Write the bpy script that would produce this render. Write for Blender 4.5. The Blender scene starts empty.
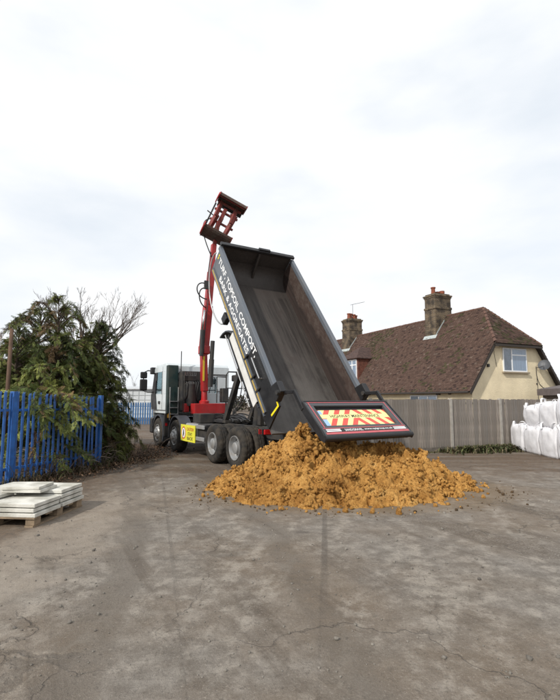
import bpy, bmesh, math, random
import numpy as np
from mathutils import Vector, Matrix, noise, Euler

# ------------------------------------------------------------------ scene, camera, light
S = bpy.context.scene
COL = S.collection
R = math.radians
F_PX, HZ, CAM_H = 455.0, 400.0, 1.7           # focal length in photo pixels, horizon row, eye height
PITCH = math.atan((HZ - 350.0) / F_PX)

cam_d = bpy.data.cameras.new('camera')
cam_d.sensor_fit = 'HORIZONTAL'; cam_d.sensor_width = 36.0
cam_d.lens = 36.0 * F_PX / 560.0
cam_d.clip_start = 0.1; cam_d.clip_end = 2000
cam = bpy.data.objects.new('camera', cam_d); COL.objects.link(cam)
cam.location = (0, 0, CAM_H); cam.rotation_euler = (math.pi/2 + PITCH, 0, 0)
S.camera = cam

SUN_AZ, SUN_EL = R(222), R(38)                # compass style: direction to the sun = (sin az, cos az)
world = bpy.data.worlds.new('World'); S.world = world; world.use_nodes = True
wn, wl = world.node_tree.nodes, world.node_tree.links
wn.clear()
w_out = wn.new('ShaderNodeOutputWorld')
w_sky = wn.new('ShaderNodeTexSky'); w_sky.sky_type = 'NISHITA'; w_sky.sun_disc = False
w_sky.sun_elevation = SUN_EL; w_sky.sun_rotation = SUN_AZ
w_bg = wn.new('ShaderNodeBackground'); w_bg.inputs['Strength'].default_value = 0.12
wl.new(w_sky.outputs[0], w_bg.inputs['Color'])
w_cl = wn.new('ShaderNodeBackground'); w_cl.inputs['Strength'].default_value = 1.05
w_tc = wn.new('ShaderNodeTexCoord')
w_map = wn.new('ShaderNodeMapping'); w_map.inputs['Scale'].default_value = (1.0, 1.0, 2.6)
wl.new(w_tc.outputs['Generated'], w_map.inputs['Vector'])
w_n = wn.new('ShaderNodeTexNoise'); w_n.inputs['Scale'].default_value = 2.1; w_n.inputs['Detail'].default_value = 6
w_n.inputs['Roughness'].default_value = 0.5
wl.new(w_map.outputs[0], w_n.inputs['Vector'])
w_r = wn.new('ShaderNodeValToRGB')
w_r.color_ramp.elements[0].position = 0.30; w_r.color_ramp.elements[0].color = (0.87, 0.925, 0.985, 1)
w_r.color_ramp.elements[1].position = 0.60; w_r.color_ramp.elements[1].color = (0.985, 0.992, 1.0, 1)
wl.new(w_n.outputs['Fac'], w_r.inputs[0]); wl.new(w_r.outputs[0], w_cl.inputs['Color'])
w_m = wn.new('ShaderNodeMixShader')
w_rf = wn.new('ShaderNodeMapRange'); w_rf.inputs['From Min'].default_value = 0.3; w_rf.inputs['From Max'].default_value = 0.5
w_rf.inputs['To Min'].default_value = 0.86; w_rf.inputs['To Max'].default_value = 1.0
wl.new(w_n.outputs['Fac'], w_rf.inputs['Value']); wl.new(w_rf.outputs[0], w_m.inputs[0])
wl.new(w_bg.outputs[0], w_m.inputs[1]); wl.new(w_cl.outputs[0], w_m.inputs[2])
wl.new(w_m.outputs[0], w_out.inputs['Surface'])

sun_d = bpy.data.lights.new('sun', 'SUN'); sun_d.energy = 3.6; sun_d.angle = R(1.5); sun_d.color = (1.0, 0.95, 0.87)
sun = bpy.data.objects.new('sun', sun_d); COL.objects.link(sun)
_sd = Vector((math.sin(SUN_AZ)*math.cos(SUN_EL), math.cos(SUN_AZ)*math.cos(SUN_EL), math.sin(SUN_EL)))
sun.rotation_euler = _sd.to_track_quat('Z', 'Y').to_euler()
sun.location = _sd * 60
S.view_settings.view_transform = 'Standard'; S.view_settings.look = 'None'
S.view_settings.exposure = 0.0; S.view_settings.gamma = 1.0; S.view_settings.use_curve_mapping = False
S.render.engine = 'CYCLES'

# ------------------------------------------------------------------ pixel helpers (photo 560 x 700)
def ray(x, y):
    u = (x-280)/F_PX; v = -(y-350)/F_PX
    return Vector((u, math.cos(PITCH)-v*math.sin(PITCH), math.sin(PITCH)+v*math.cos(PITCH)))
CAM = Vector((0, 0, CAM_H))
def pt(x, y, Y):
    d = ray(x, y); return CAM + d*(Y/d.y)
def gp(x, y):
    d = ray(x, y); return CAM + d*(-CAM_H/d.z)

# ------------------------------------------------------------------ materials
MATS = {}
def mat(name, col, rough=0.6, metal=0.0, var=0.0, vscale=3.0, col2=None, bump=0.0, bscale=60.0, dirt=0.0, dscale=2.5,
        dirtcol=(0.16, 0.12, 0.08), spec=0.5, attr=None, stretch=None, coord='Object', coat=0.0):
    if name in MATS: return MATS[name]
    m = bpy.data.materials.new(name); m.use_nodes = True
    nt = m.node_tree; N, L = nt.nodes, nt.links
    b = N['Principled BSDF']
    b.inputs['Roughness'].default_value = rough; b.inputs['Metallic'].default_value = metal
    b.inputs['Specular IOR Level'].default_value = spec; b.inputs['Coat Weight'].default_value = coat
    tc = N.new('ShaderNodeTexCoord'); vec = tc.outputs[coord]
    if stretch:
        mp = N.new('ShaderNodeMapping'); mp.inputs['Scale'].default_value = stretch
        L.new(vec, mp.inputs['Vector']); vec = mp.outputs[0]
    cur = None
    rgb = N.new('ShaderNodeRGB'); rgb.outputs[0].default_value = (*col, 1); cur = rgb.outputs[0]
    def mix(a, bcol, fac):
        mx = N.new('ShaderNodeMix'); mx.data_type = 'RGBA'
        if hasattr(a, 'links'): L.new(a, mx.inputs[6])
        if isinstance(bcol, tuple): mx.inputs[7].default_value = (*bcol, 1)
        else: L.new(bcol, mx.inputs[7])
        if isinstance(fac, float): mx.inputs[0].default_value = fac
        else: L.new(fac, mx.inputs[0])
        return mx.outputs[2]
    def noisef(scale, lo, hi, detail=6, r=0.6):
        n = N.new('ShaderNodeTexNoise'); n.inputs['Scale'].default_value = scale; n.inputs['Detail'].default_value = detail
        n.inputs['Roughness'].default_value = r
        L.new(vec, n.inputs['Vector'])
        q = N.new('ShaderNodeMapRange'); q.inputs['From Min'].default_value = lo; q.inputs['From Max'].default_value = hi
        L.new(n.outputs['Fac'], q.inputs['Value']); return q.outputs[0]
    if attr:
        at = N.new('ShaderNodeAttribute'); at.attribute_name = attr; cur = at.outputs['Color']
    if var > 0:
        c2 = col2 if col2 else tuple(c*(1-var) for c in col)
        cur = mix(cur, c2, noisef(vscale, 0.36, 0.64))
    if dirt > 0:
        f = noisef(dscale, 0.42, 0.72, 8, 0.65)
        k = N.new('ShaderNodeMath'); k.operation = 'MULTIPLY'; k.inputs[1].default_value = dirt; L.new(f, k.inputs[0])
        cur = mix(cur, dirtcol, k.outputs[0])
        rr = N.new('ShaderNodeMapRange'); rr.inputs['To Min'].default_value = rough; rr.inputs['To Max'].default_value = min(1, rough+0.3)
        L.new(f, rr.inputs['Value']); L.new(rr.outputs[0], b.inputs['Roughness'])
    L.new(cur, b.inputs['Base Color'])
    if bump > 0:
        n = N.new('ShaderNodeTexNoise'); n.inputs['Scale'].default_value = bscale; n.inputs['Detail'].default_value = 6
        L.new(vec, n.inputs['Vector'])
        bp = N.new('ShaderNodeBump'); bp.inputs['Strength'].default_value = bump; bp.inputs['Distance'].default_value = 0.02
        L.new(n.outputs['Fac'], bp.inputs['Height']); L.new(bp.outputs[0], b.inputs['Normal'])
    MATS[name] = m
    return m

def glass_mat(name, tint=(0.75, 0.85, 0.9), alpha=0.25):
    if name in MATS: return MATS[name]
    m = bpy.data.materials.new(name); m.use_nodes = True
    nt = m.node_tree; N, L = nt.nodes, nt.links; N.clear()
    o = N.new('ShaderNodeOutputMaterial'); t = N.new('ShaderNodeBsdfTransparent'); t.inputs[0].default_value = (*tint, 1)
    g = N.new('ShaderNodeBsdfGlossy'); g.inputs['Roughness'].default_value = 0.03
    mx = N.new('ShaderNodeMixShader'); mx.inputs[0].default_value = alpha
    L.new(t.outputs[0], mx.inputs[1]); L.new(g.outputs[0], mx.inputs[2]); L.new(mx.outputs[0], o.inputs[0])
    MATS[name] = m; return m

# ------------------------------------------------------------------ mesh builder
class MB:
    def __init__(s): s.v = []; s.f = []
    def add(s, vs, fs):
        o = len(s.v); s.v += [tuple(x) for x in vs]; s.f += [tuple(i+o for i in q) for q in fs]; return s
    def box(s, a, b, M=None):
        x0, y0, z0 = [min(p, q) for p, q in zip(a, b)]; x1, y1, z1 = [max(p, q) for p, q in zip(a, b)]
        vs = [Vector(c) for c in ((x0,y0,z0),(x1,y0,z0),(x1,y1,z0),(x0,y1,z0),(x0,y0,z1),(x1,y0,z1),(x1,y1,z1),(x0,y1,z1))]
        if M is not None: vs = [M @ c for c in vs]
        return s.add(vs, ((3,2,1,0),(4,5,6,7),(0,1,5,4),(1,2,6,5),(2,3,7,6),(3,0,4,7)))
    def bar(s, p, q, w, h=None, up=(0,0,1), taper=1.0):
        p, q = Vector(p), Vector(q); h = h or w
        d = (q-p).normalized(); u = Vector(up)
        if abs(d.dot(u)) > 0.97: u = Vector((1,0,0))
        a = d.cross(u).normalized(); c = a.cross(d).normalized()
        vs = []
        for P, k in ((p, 1.0), (q, taper)):
            for i, j in ((-1,-1),(1,-1),(1,1),(-1,1)): vs.append(P + a*(i*w/2*k) + c*(j*h/2*k))
        return s.add(vs, ((0,1,2,3),(7,6,5,4),(0,4,5,1),(1,5,6,2),(2,6,7,3),(3,7,4,0)))
    def tube(s, path, r, n=8, cap=True):
        path = [Vector(p) for p in path]; m = len(path)
        rs = r if isinstance(r, (list, tuple)) else [r]*m
        base = len(s.v); ref = None
        for i, p in enumerate(path):
            d = (path[min(i+1, m-1)] - path[max(i-1, 0)])
            d = d.normalized() if d.length > 1e-9 else Vector((0,0,1))
            if ref is None:
                ref = Vector((0,0,1)) if abs(d.z) < 0.9 else Vector((1,0,0))
            a = d.cross(ref)
            if a.length < 1e-6: a = d.orthogonal()
            a.normalize(); c = a.cross(d); ref = c
            for k in range(n):
                t = 2*math.pi*k/n; q = p + (a*math.cos(t) + c*math.sin(t))*rs[i]; s.v.append(tuple(q))
        for i in range(m-1):
            for k in range(n):
                k2 = (k+1) % n; s.f.append((base+i*n+k, base+i*n+k2, base+(i+1)*n+k2, base+(i+1)*n+k))
        if cap:
            s.f.append(tuple(base+k for k in reversed(range(n)))); s.f.append(tuple(base+(m-1)*n+k for k in range(n)))
        return s
    def prism(s, poly, d, M=None):
        """poly: list of 3D points (planar), d: extrusion vector"""
        n = len(poly); d = Vector(d)
        vs = [Vector(p) for p in poly]; vs += [p + d for p in vs]
        if M is not None: vs = [M @ c for c in vs]
        fs = [tuple(reversed(range(n))), tuple(range(n, 2*n))]
        for i in range(n):
            j = (i+1) % n; fs.append((i, j, n+j, n+i))
        return s.add(vs, fs)
    def lathe(s, prof, n=32, axis='y', M=None, wob=None):
        """prof: (radius, height) list revolved about axis"""
        vs = []
        for i, (r, hh) in enumerate(prof):
            for k in range(n):
                t = 2*math.pi*k/n; rr = r + (wob(i, k) if wob else 0)
                c, d = rr*math.cos(t), rr*math.sin(t)
                p = (c, hh, d) if axis == 'y' else ((c, d, hh) if axis == 'z' else (hh, c, d))
                vs.append(Vector(p) if M is None else M @ Vector(p))
        fs = []
        for i in range(len(prof)-1):
            for k in range(n):
                k2 = (k+1) % n; fs.append((i*n+k, i*n+k2, (i+1)*n+k2, (i+1)*n+k))
        return s.add(vs, fs)
    def build(s, name, m, parent=None, smooth=False, bevel=0.0, fix=True, col=None, auto=False):
        me = bpy.data.meshes.new(name); me.from_pydata(s.v, [], s.f); me.validate()
        if fix:
            bm = bmesh.new(); bm.from_mesh(me); bmesh.ops.recalc_face_normals(bm, faces=bm.faces); bm.to_mesh(me); bm.free()
        if smooth: me.polygons.foreach_set('use_smooth', [True]*len(me.polygons))
        o = bpy.data.objects.new(name, me); COL.objects.link(o)
        me.materials.append(m)
        if parent: o.parent = parent
        if auto: me.set_sharp_from_angle(angle=R(38))
        if bevel > 0:
            bv = o.modifiers.new('bevel', 'BEVEL'); bv.width = bevel; bv.segments = 2; bv.limit_method = 'ANGLE'; bv.angle_limit = R(40)
        return o

def mesh_np(name, V, Fq, m, parent=None, colors=None, smooth=False, nper=4):
    """fast mesh from numpy: V (n,3), Fq (m,nper)"""
    me = bpy.data.meshes.new(name)
    V = np.asarray(V, dtype=np.float32); Fq = np.asarray(Fq, dtype=np.int32)
    me.vertices.add(len(V)); me.vertices.foreach_set('co', V.ravel())
    me.loops.add(Fq.size); me.loops.foreach_set('vertex_index', Fq.ravel())
    me.polygons.add(len(Fq)); me.polygons.foreach_set('loop_start', np.arange(0, Fq.size, nper, dtype=np.int32))
    me.polygons.foreach_set('loop_total', np.full(len(Fq), nper, dtype=np.int32))
    if smooth: me.polygons.foreach_set('use_smooth', np.ones(len(Fq), dtype=bool))
    me.update(calc_edges=True)
    if colors is not None:
        a = me.color_attributes.new('tint', 'FLOAT_COLOR', 'POINT')
        c = np.ones((len(V), 4), dtype=np.float32); c[:, :3] = colors; a.data.foreach_set('color', c.ravel())
    me.materials.append(m)
    o = bpy.data.objects.new(name, me); COL.objects.link(o)
    if parent: o.parent = parent
    return o

def tag(o, label=None, cat=None, group=None, kind=None):
    if label: o['label'] = label
    if cat: o['category'] = cat
    if group: o['group'] = group
    if kind: o['kind'] = kind
    return o
def empty(name, loc=(0,0,0), rz=0.0):
    o = bpy.data.objects.new(name, None); COL.objects.link(o); o.location = loc; o.rotation_euler = (0,0,rz); o.empty_display_size = 0.3
    return o
def child(name, data, parent, loc=(0,0,0), rot=(0,0,0), scale=(1,1,1)):
    o = bpy.data.objects.new(name, data); COL.objects.link(o); o.parent = parent
    o.location = loc; o.rotation_euler = rot; o.scale = scale; return o
def copy_tree(o, parent=None):
    c = o.copy(); COL.objects.link(c); c.parent = parent
    for ch in list(o.children): copy_tree(ch, c)
    return c

def text_mb(body, width, height, offset=0.012):
    """lettering as mesh, exactly width x height, in the xy plane, left-bottom at the origin; returns verts, faces"""
    cu = bpy.data.curves.new('lettering_curve', 'FONT'); cu.body = body; cu.size = 1.0; cu.offset = offset; cu.extrude = 0.0; cu.resolution_u = 3
    ob = bpy.data.objects.new('lettering_curve', cu); COL.objects.link(ob)
    dg = bpy.context.evaluated_depsgraph_get(); dg.update()
    me = bpy.data.meshes.new_from_object(ob.evaluated_get(dg))
    vs = [v.co.copy() for v in me.vertices]; fs = [tuple(p.vertices) for p in me.polygons]
    bpy.data.objects.remove(ob); bpy.data.curves.remove(cu); bpy.data.meshes.remove(me)
    x0 = min(v.x for v in vs); x1 = max(v.x for v in vs); y0 = min(v.y for v in vs); y1 = max(v.y for v in vs)
    return [((v.x-x0)/(x1-x0)*width, (v.y-y0)/(y1-y0)*height) for v in vs], fs

random.seed(7); RNG = np.random.default_rng(7)

# ------------------------------------------------------------------ ground
PHI_ = 0.551
def ground_material():
    m = bpy.data.materials.new('yard_surface'); m.use_nodes = True
    N, L = m.node_tree.nodes, m.node_tree.links
    b = N['Principled BSDF']; tc = N.new('ShaderNodeTexCoord'); P = tc.outputs['Object']
    sep = N.new('ShaderNodeSeparateXYZ'); L.new(P, sep.inputs[0])
    X, Y = sep.outputs[0], sep.outputs[1]
    def nz(scale, detail=8, r=0.6, st=(1,1,1), rot=0.0):
        mp = N.new('ShaderNodeMapping'); mp.vector_type = 'TEXTURE'; mp.inputs['Scale'].default_value = tuple(1/x for x in st); mp.inputs['Rotation'].default_value = (0, 0, rot)
        L.new(P, mp.inputs['Vector'])
        n = N.new('ShaderNodeTexNoise'); n.inputs['Scale'].default_value = scale; n.inputs['Detail'].default_value = detail; n.inputs['Roughness'].default_value = r
        L.new(mp.outputs[0], n.inputs['Vector']); return n.outputs['Fac']
    def rng(v, a, b_, c=0.0, d=1.0):
        q = N.new('ShaderNodeMapRange'); q.interpolation_type = 'SMOOTHSTEP'
        for k, x in zip(('From Min','From Max','To Min','To Max'), (a, b_, c, d)): q.inputs[k].default_value = x
        L.new(v, q.inputs['Value']); return q.outputs[0]
    def mth(op, a, b_=None):
        q = N.new('ShaderNodeMath'); q.operation = op
        for i, x in enumerate((a, b_)):
            if x is None: continue
            if isinstance(x, (int, float)): q.inputs[i].default_value = x
            else: L.new(x, q.inputs[i])
        return q.outputs[0]
    def mix(a, c, f):
        mx = N.new('ShaderNodeMix'); mx.data_type = 'RGBA'
        for i, x in ((6, a), (7, c)):
            if isinstance(x, tuple): mx.inputs[i].default_value = (*x, 1)
            else: L.new(x, mx.inputs[i])
        if isinstance(f, float): mx.inputs[0].default_value = f
        else: L.new(f, mx.inputs[0])
        return mx.outputs[2]
    big = nz(0.35, 5); mid = nz(1.7, 8, 0.65); fine = nz(14, 8, 0.7); grit = nz(120, 3, 0.7)
    streak = nz(1.0, 8, 0.68, (0.22, 2.6, 1), R(118)); streak2 = nz(1.0, 7, 0.66, (0.3, 1.9, 1), R(75)); mot = nz(5.0, 9, 0.72); speck = nz(45, 5, 0.75)
    c = mix((0.142, 0.124, 0.105), (0.245, 0.222, 0.194), rng(mot, 0.34, 0.66))
    c = mix(c, (0.15, 0.108, 0.07), mth('MULTIPLY', rng(big, 0.38, 0.62), 0.6))
    c = mix(c, (0.085, 0.066, 0.05), mth('MULTIPLY', rng(streak, 0.50, 0.66), 0.6))
    c = mix(c, (0.33, 0.295, 0.25), mth('MULTIPLY', rng(mth('MULTIPLY', mth('ADD', streak2, mot), 0.5), 0.50, 0.62), 0.6))
    c = mix(c, (0.075, 0.06, 0.046), mth('MULTIPLY', rng(mid, 0.53, 0.70), 0.35))
    c = mix(c, (0.07, 0.058, 0.046), mth('MULTIPLY', rng(speck, 0.55, 0.66), 0.65))
    c = mix(c, (0.37, 0.33, 0.285), mth('MULTIPLY', rng(speck, 0.44, 0.33), 0.5))
    # brown dirt: right and back of the yard, left verge, lorry lane
    yn = mth('ADD', Y, mth('MULTIPLY', mth('SUBTRACT', mid, 0.5), 5.0))
    xn = mth('ADD', X, mth('MULTIPLY', mth('SUBTRACT', mid, 0.5), 2.6))
    back = mth('MULTIPLY', rng(yn, 9.0, 12.0), rng(nz(0.9, 7, 0.6, (0.4, 1.6, 1)), 0.30, 0.62, 0.25, 1.0))
    left = rng(mth('ADD', xn, mth('MULTIPLY', Y, 0.10)), -1.7, -3.4)
    left = mth('MULTIPLY', left, rng(big, 0.3, 0.6, 0.55, 1.0))
    dirtf = mth('MAXIMUM', mth('MULTIPLY', back, 1.0), mth('MULTIPLY', left, 0.9))
    c = mix(c, mix((0.125, 0.082, 0.05), (0.075, 0.053, 0.036), rng(fine, 0.4, 0.6)), dirtf)
    # dusty pale lane left of the heap
    lane = mth('MULTIPLY', rng(mth('ABSOLUTE', mth('ADD', xn, 2.7)), 0.9, 0.1), rng(yn, 9.5, 7.5))
    c = mix(c, (0.31, 0.265, 0.215), mth('MULTIPLY', lane, 0.55))
    # wheel tracks of the lorry backing in
    lat = mth('ADD', mth('MULTIPLY', mth('ADD', X, 0.059), math.cos(PHI_)), mth('MULTIPLY', mth('ADD', Y, -12.01), math.sin(PHI_)))
    lat = mth('ADD', lat, mth('MULTIPLY', mth('SUBTRACT', big, 0.5), 1.2))
    trk = rng(mth('ABSOLUTE', mth('SUBTRACT', mth('ABSOLUTE', lat), 0.95)), 0.34, 0.12)
    c = mix(c, (0.08, 0.062, 0.046), mth('MULTIPLY', mth('MULTIPLY', trk, rng(speck, 0.36, 0.58)), 0.6))
    lat2 = mth('ADD', mth('SUBTRACT', X, mth('MULTIPLY', mth('MULTIPLY', Y, Y), -0.022)), mth('MULTIPLY', mth('SUBTRACT', big, 0.5), 0.8))
    trk2 = rng(mth('ABSOLUTE', mth('SUBTRACT', mth('ABSOLUTE', mth('ADD', lat2, 0.2)), 0.9)), 0.24, 0.10)
    c = mix(c, (0.085, 0.068, 0.052), mth('MULTIPLY', mth('MULTIPLY', trk2, rng(mot, 0.35, 0.6)), 0.55))
    # oil and damp stains
    c = mix(c, (0.06, 0.05, 0.042), mth('MULTIPLY', rng(nz(0.8, 6, 0.55, (1, 1.6, 1)), 0.60, 0.74), 0.7))
    # sand washed out round the heap
    dx = mth('SUBTRACT', X, 1.3); dy = mth('SUBTRACT', Y, 9.1)
    rad = mth('SQRT', mth('ADD', mth('MULTIPLY', mth('MULTIPLY', dx, dx), 0.45), mth('MULTIPLY', dy, dy)))
    rad = mth('ADD', rad, mth('MULTIPLY', mth('SUBTRACT', fine, 0.5), 1.4))
    c = mix(c, (0.16, 0.105, 0.05), mth('MULTIPLY', rng(rad, 2.35, 1.8), 0.5))
    # joints between the concrete bays
    def joint(x0, y0, x1, y1, w):
        ln = math.hypot(x1-x0, y1-y0); nx, ny = (y1-y0)/ln, -(x1-x0)/ln
        d = mth('ABSOLUTE', mth('ADD', mth('ADD', mth('MULTIPLY', X, nx), mth('MULTIPLY', Y, ny)), -(x0*nx+y0*ny)))
        d = mth('ADD', d, mth('MULTIPLY', mth('SUBTRACT', fine, 0.5), 0.05))
        return rng(d, w, w*0.4)
    j1 = joint(0.72, 7.5, 0.52, 5.5, 0.045); j2 = joint(-2.5, 9.97, -1.37, 5.9, 0.03)
    j3 = joint(-8, 5.35, 9, 4.7, 0.03)
    js = mth('MAXIMUM', mth('MAXIMUM', mth('MULTIPLY', j1, 0.42), mth('MULTIPLY', j2, 0.22)), mth('MULTIPLY', j3, 0.15))
    c = mix(c, (0.055, 0.046, 0.038), mth('MULTIPLY', js, mth('MULTIPLY', rng(Y, 11, 9.5), rng(mth('ADD', Y, mth('MULTIPLY', mid, 2.0)), 4.2, 6.4))))
    # cracks
    wob = N.new('ShaderNodeTexNoise'); wob.inputs['Scale'].default_value = 1.6; wob.inputs['Detail'].default_value = 6; L.new(P, wob.inputs['Vector'])
    va = N.new('ShaderNodeVectorMath'); va.operation = 'MULTIPLY_ADD'; L.new(wob.outputs['Color'], va.inputs[0]); va.inputs[1].default_value = (1.3,1.3,0); L.new(P, va.inputs[2])
    vo = N.new('ShaderNodeTexVoronoi'); vo.feature = 'DISTANCE_TO_EDGE'; vo.inputs['Scale'].default_value = 0.42; L.new(va.outputs[0], vo.inputs['Vector'])
    crack = mth('MULTIPLY', rng(vo.outputs['Distance'], 0.007, 0.002), rng(big, 0.42, 0.58))
    c = mix(c, (0.045, 0.037, 0.03), mth('MULTIPLY', crack, 0.4))
    # grit
    c = mix(c, (0.40, 0.37, 0.33), mth('MULTIPLY', rng(grit, 0.60, 0.70), 0.55))
    c = mix(c, (0.045, 0.04, 0.034), mth('MULTIPLY', rng(grit, 0.40, 0.31), 0.7))
    c = mix(c, (0.07, 0.06, 0.05), mth('MULTIPLY', rng(fine, 0.54, 0.68), 0.5))
    L.new(c, b.inputs['Base Color'])
    L.new(rng(mid, 0.3, 0.7, 0.62, 0.95), b.inputs['Roughness']); b.inputs['Specular IOR Level'].default_value = 0.35
    h = mth('ADD', mth('MULTIPLY', fine, 0.6), mth('ADD', mth('MULTIPLY', grit, 0.25), mth('MULTIPLY', streak, 0.8)))
    h = mth('SUBTRACT', h, mth('MULTIPLY', js, 0.6)); h = mth('SUBTRACT', mth('ADD', h, mth('MULTIPLY', speck, 0.5)), mth('MULTIPLY', crack, 0.8))
    bp = N.new('ShaderNodeBump'); bp.inputs['Strength'].default_value = 0.7; bp.inputs['Distance'].default_value = 0.03
    L.new(h, bp.inputs['Height']); L.new(bp.outputs[0], b.inputs['Normal'])
    return m

def ground_z(x, y): return 0.0
g = MB().add([(-300,-300,0),(300,-300,0),(300,300,0),(-300,300,0)], [(0,1,2,3)]).build('ground', ground_material())
tag(g, 'worn grey-brown concrete and dirt yard surface', None, kind='structure')

# ------------------------------------------------------------------ house
def tile_mat():
    m = mat('roof_tile_clay', (0.12,0.06,0.045), rough=0.9, attr='tint', bump=0.4, bscale=25, spec=0.2)
    return m
HG = R(24.4); hg = Vector((math.cos(HG), math.sin(HG), 0)); hk = Vector((-math.sin(HG), math.cos(HG), 0))
P0 = pt(470, 384, 25); P0.z = 0
HW, EAVE, RIDGE, HLEN, SETB, HIPZ = 7.25, 2.58, 7.5, 22.0, 2.03, 5.0
def hp(l, t, z): return P0 + hg*l + hk*t + Vector((0,0,z))
SLOPE = (RIDGE-EAVE)/(HW/2)
house = empty('rendered_house', hp(0, 0, 0))
tag(house, 'cream rendered house with brown tiled half-hipped roof and two chimneys', 'house')
HM = Matrix.Translation(-hp(0,0,0))
m_render = mat('cream_render', (0.82,0.71,0.50), rough=0.95, var=0.15, vscale=1.2, bump=1.0, bscale=22, dirt=0.25, dscale=1.1, dirtcol=(0.58,0.48,0.32), spec=0.15)
m_white = mat('white_frame', (0.78,0.79,0.80), rough=0.35)
m_fascia = mat('dark_timber', (0.035,0.028,0.024), rough=0.8)
m_lead = mat('lead_flashing', (0.38,0.42,0.42), rough=0.6)
m_pane = mat('window_pane', (0.10,0.12,0.14), rough=0.06, spec=0.8)
m_curtain = mat('net_curtain', (0.42,0.46,0.52), rough=0.8, var=0.25, vscale=4.0, stretch=(6,6,0.3))
m_dkpane = mat('window_dark', (0.16,0.18,0.21), rough=0.3, var=0.7, vscale=3)
def HB(): return MB()
def hbox(mb, l0, l1, t0, t1, z0, z1):
    vs = [hp(l,t,z)-hp(0,0,0) for l,t,z in ((l0,t0,z0),(l1,t0,z0),(l1,t1,z0),(l0,t1,z0),(l0,t0,z1),(l1,t0,z1),(l1,t1,z1),(l0,t1,z1))]
    mb.add(vs, ((3,2,1,0),(4,5,6,7),(0,1,5,4),(1,2,6,5),(2,3,7,6),(3,0,4,7))); return mb
def hl(l, t, z): return hp(l,t,z)-hp(0,0,0)
# gable wall + long walls
wz = lambda l: EAVE + SLOPE*min(l, HW-l)
lh = (HIPZ-EAVE)/SLOPE
prof = [(0.12,0),(HW-0.12,0),(HW-0.12,EAVE),(HW-lh-0.05,HIPZ-0.08),(lh+0.05,HIPZ-0.08),(0.12,EAVE)]
MB().prism([hl(l,0.0,z) for l,z in prof], hk*0.25).build('gable_wall', m_render, house)
w = HB(); hbox(w, 0.12, 0.37, 0.25, HLEN, 0, EAVE); hbox(w, HW-0.37, HW-0.12, 0.25, HLEN, 0, EAVE)
w.build('long_wall', m_render, house)
MB().prism([hl(l,HLEN,z) for l,z in prof], hk*0.25).build('gable_wall', m_render, house)
# roof base slabs
OV = 0.28
def roof_pt(l, t, off=0.0):
    z = EAVE + SLOPE*min(l, HW-l); return hl(l,t,z) + Vector((0,0,off))
eo = -0.30                                   # eaves overhang in l
rb = MB()
def slab(pts, th=0.12):
    n = (pts[1]-pts[0]).cross(pts[2]-pts[0]).normalized()
    if n.z < 0: n = -n
    rb.prism(pts, -n*th)
F0, F1 = -OV, HLEN+0.25+OV
hs0 = -OV*0.7
LHo = lh - 0.0
slab([hl(eo,F0,EAVE+SLOPE*eo), hl(LHo,F0,HIPZ), hl(HW/2,SETB,RIDGE), hl(HW/2,HLEN-SETB,RIDGE), hl(LHo,F1,HIPZ), hl(eo,F1,EAVE+SLOPE*eo)])
slab([hl(HW-eo,F0,EAVE+SLOPE*eo), hl(HW-LHo,F0,HIPZ), hl(HW/2,SETB,RIDGE), hl(HW/2,HLEN-SETB,RIDGE), hl(HW-LHo,F1,HIPZ), hl(HW-eo,F1,EAVE+SLOPE*eo)])
slab([hl(LHo-0.12,F0-0.12,HIPZ-0.10), hl(HW-LHo+0.12,F0-0.12,HIPZ-0.10), hl(HW/2,SETB,RIDGE)])
slab([hl(LHo-0.12,F1+0.12,HIPZ-0.10), hl(HW-LHo+0.12,F1+0.12,HIPZ-0.10), hl(HW/2,HLEN-SETB,RIDGE)])
roof = rb.build('roof', m_fascia, house)
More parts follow.
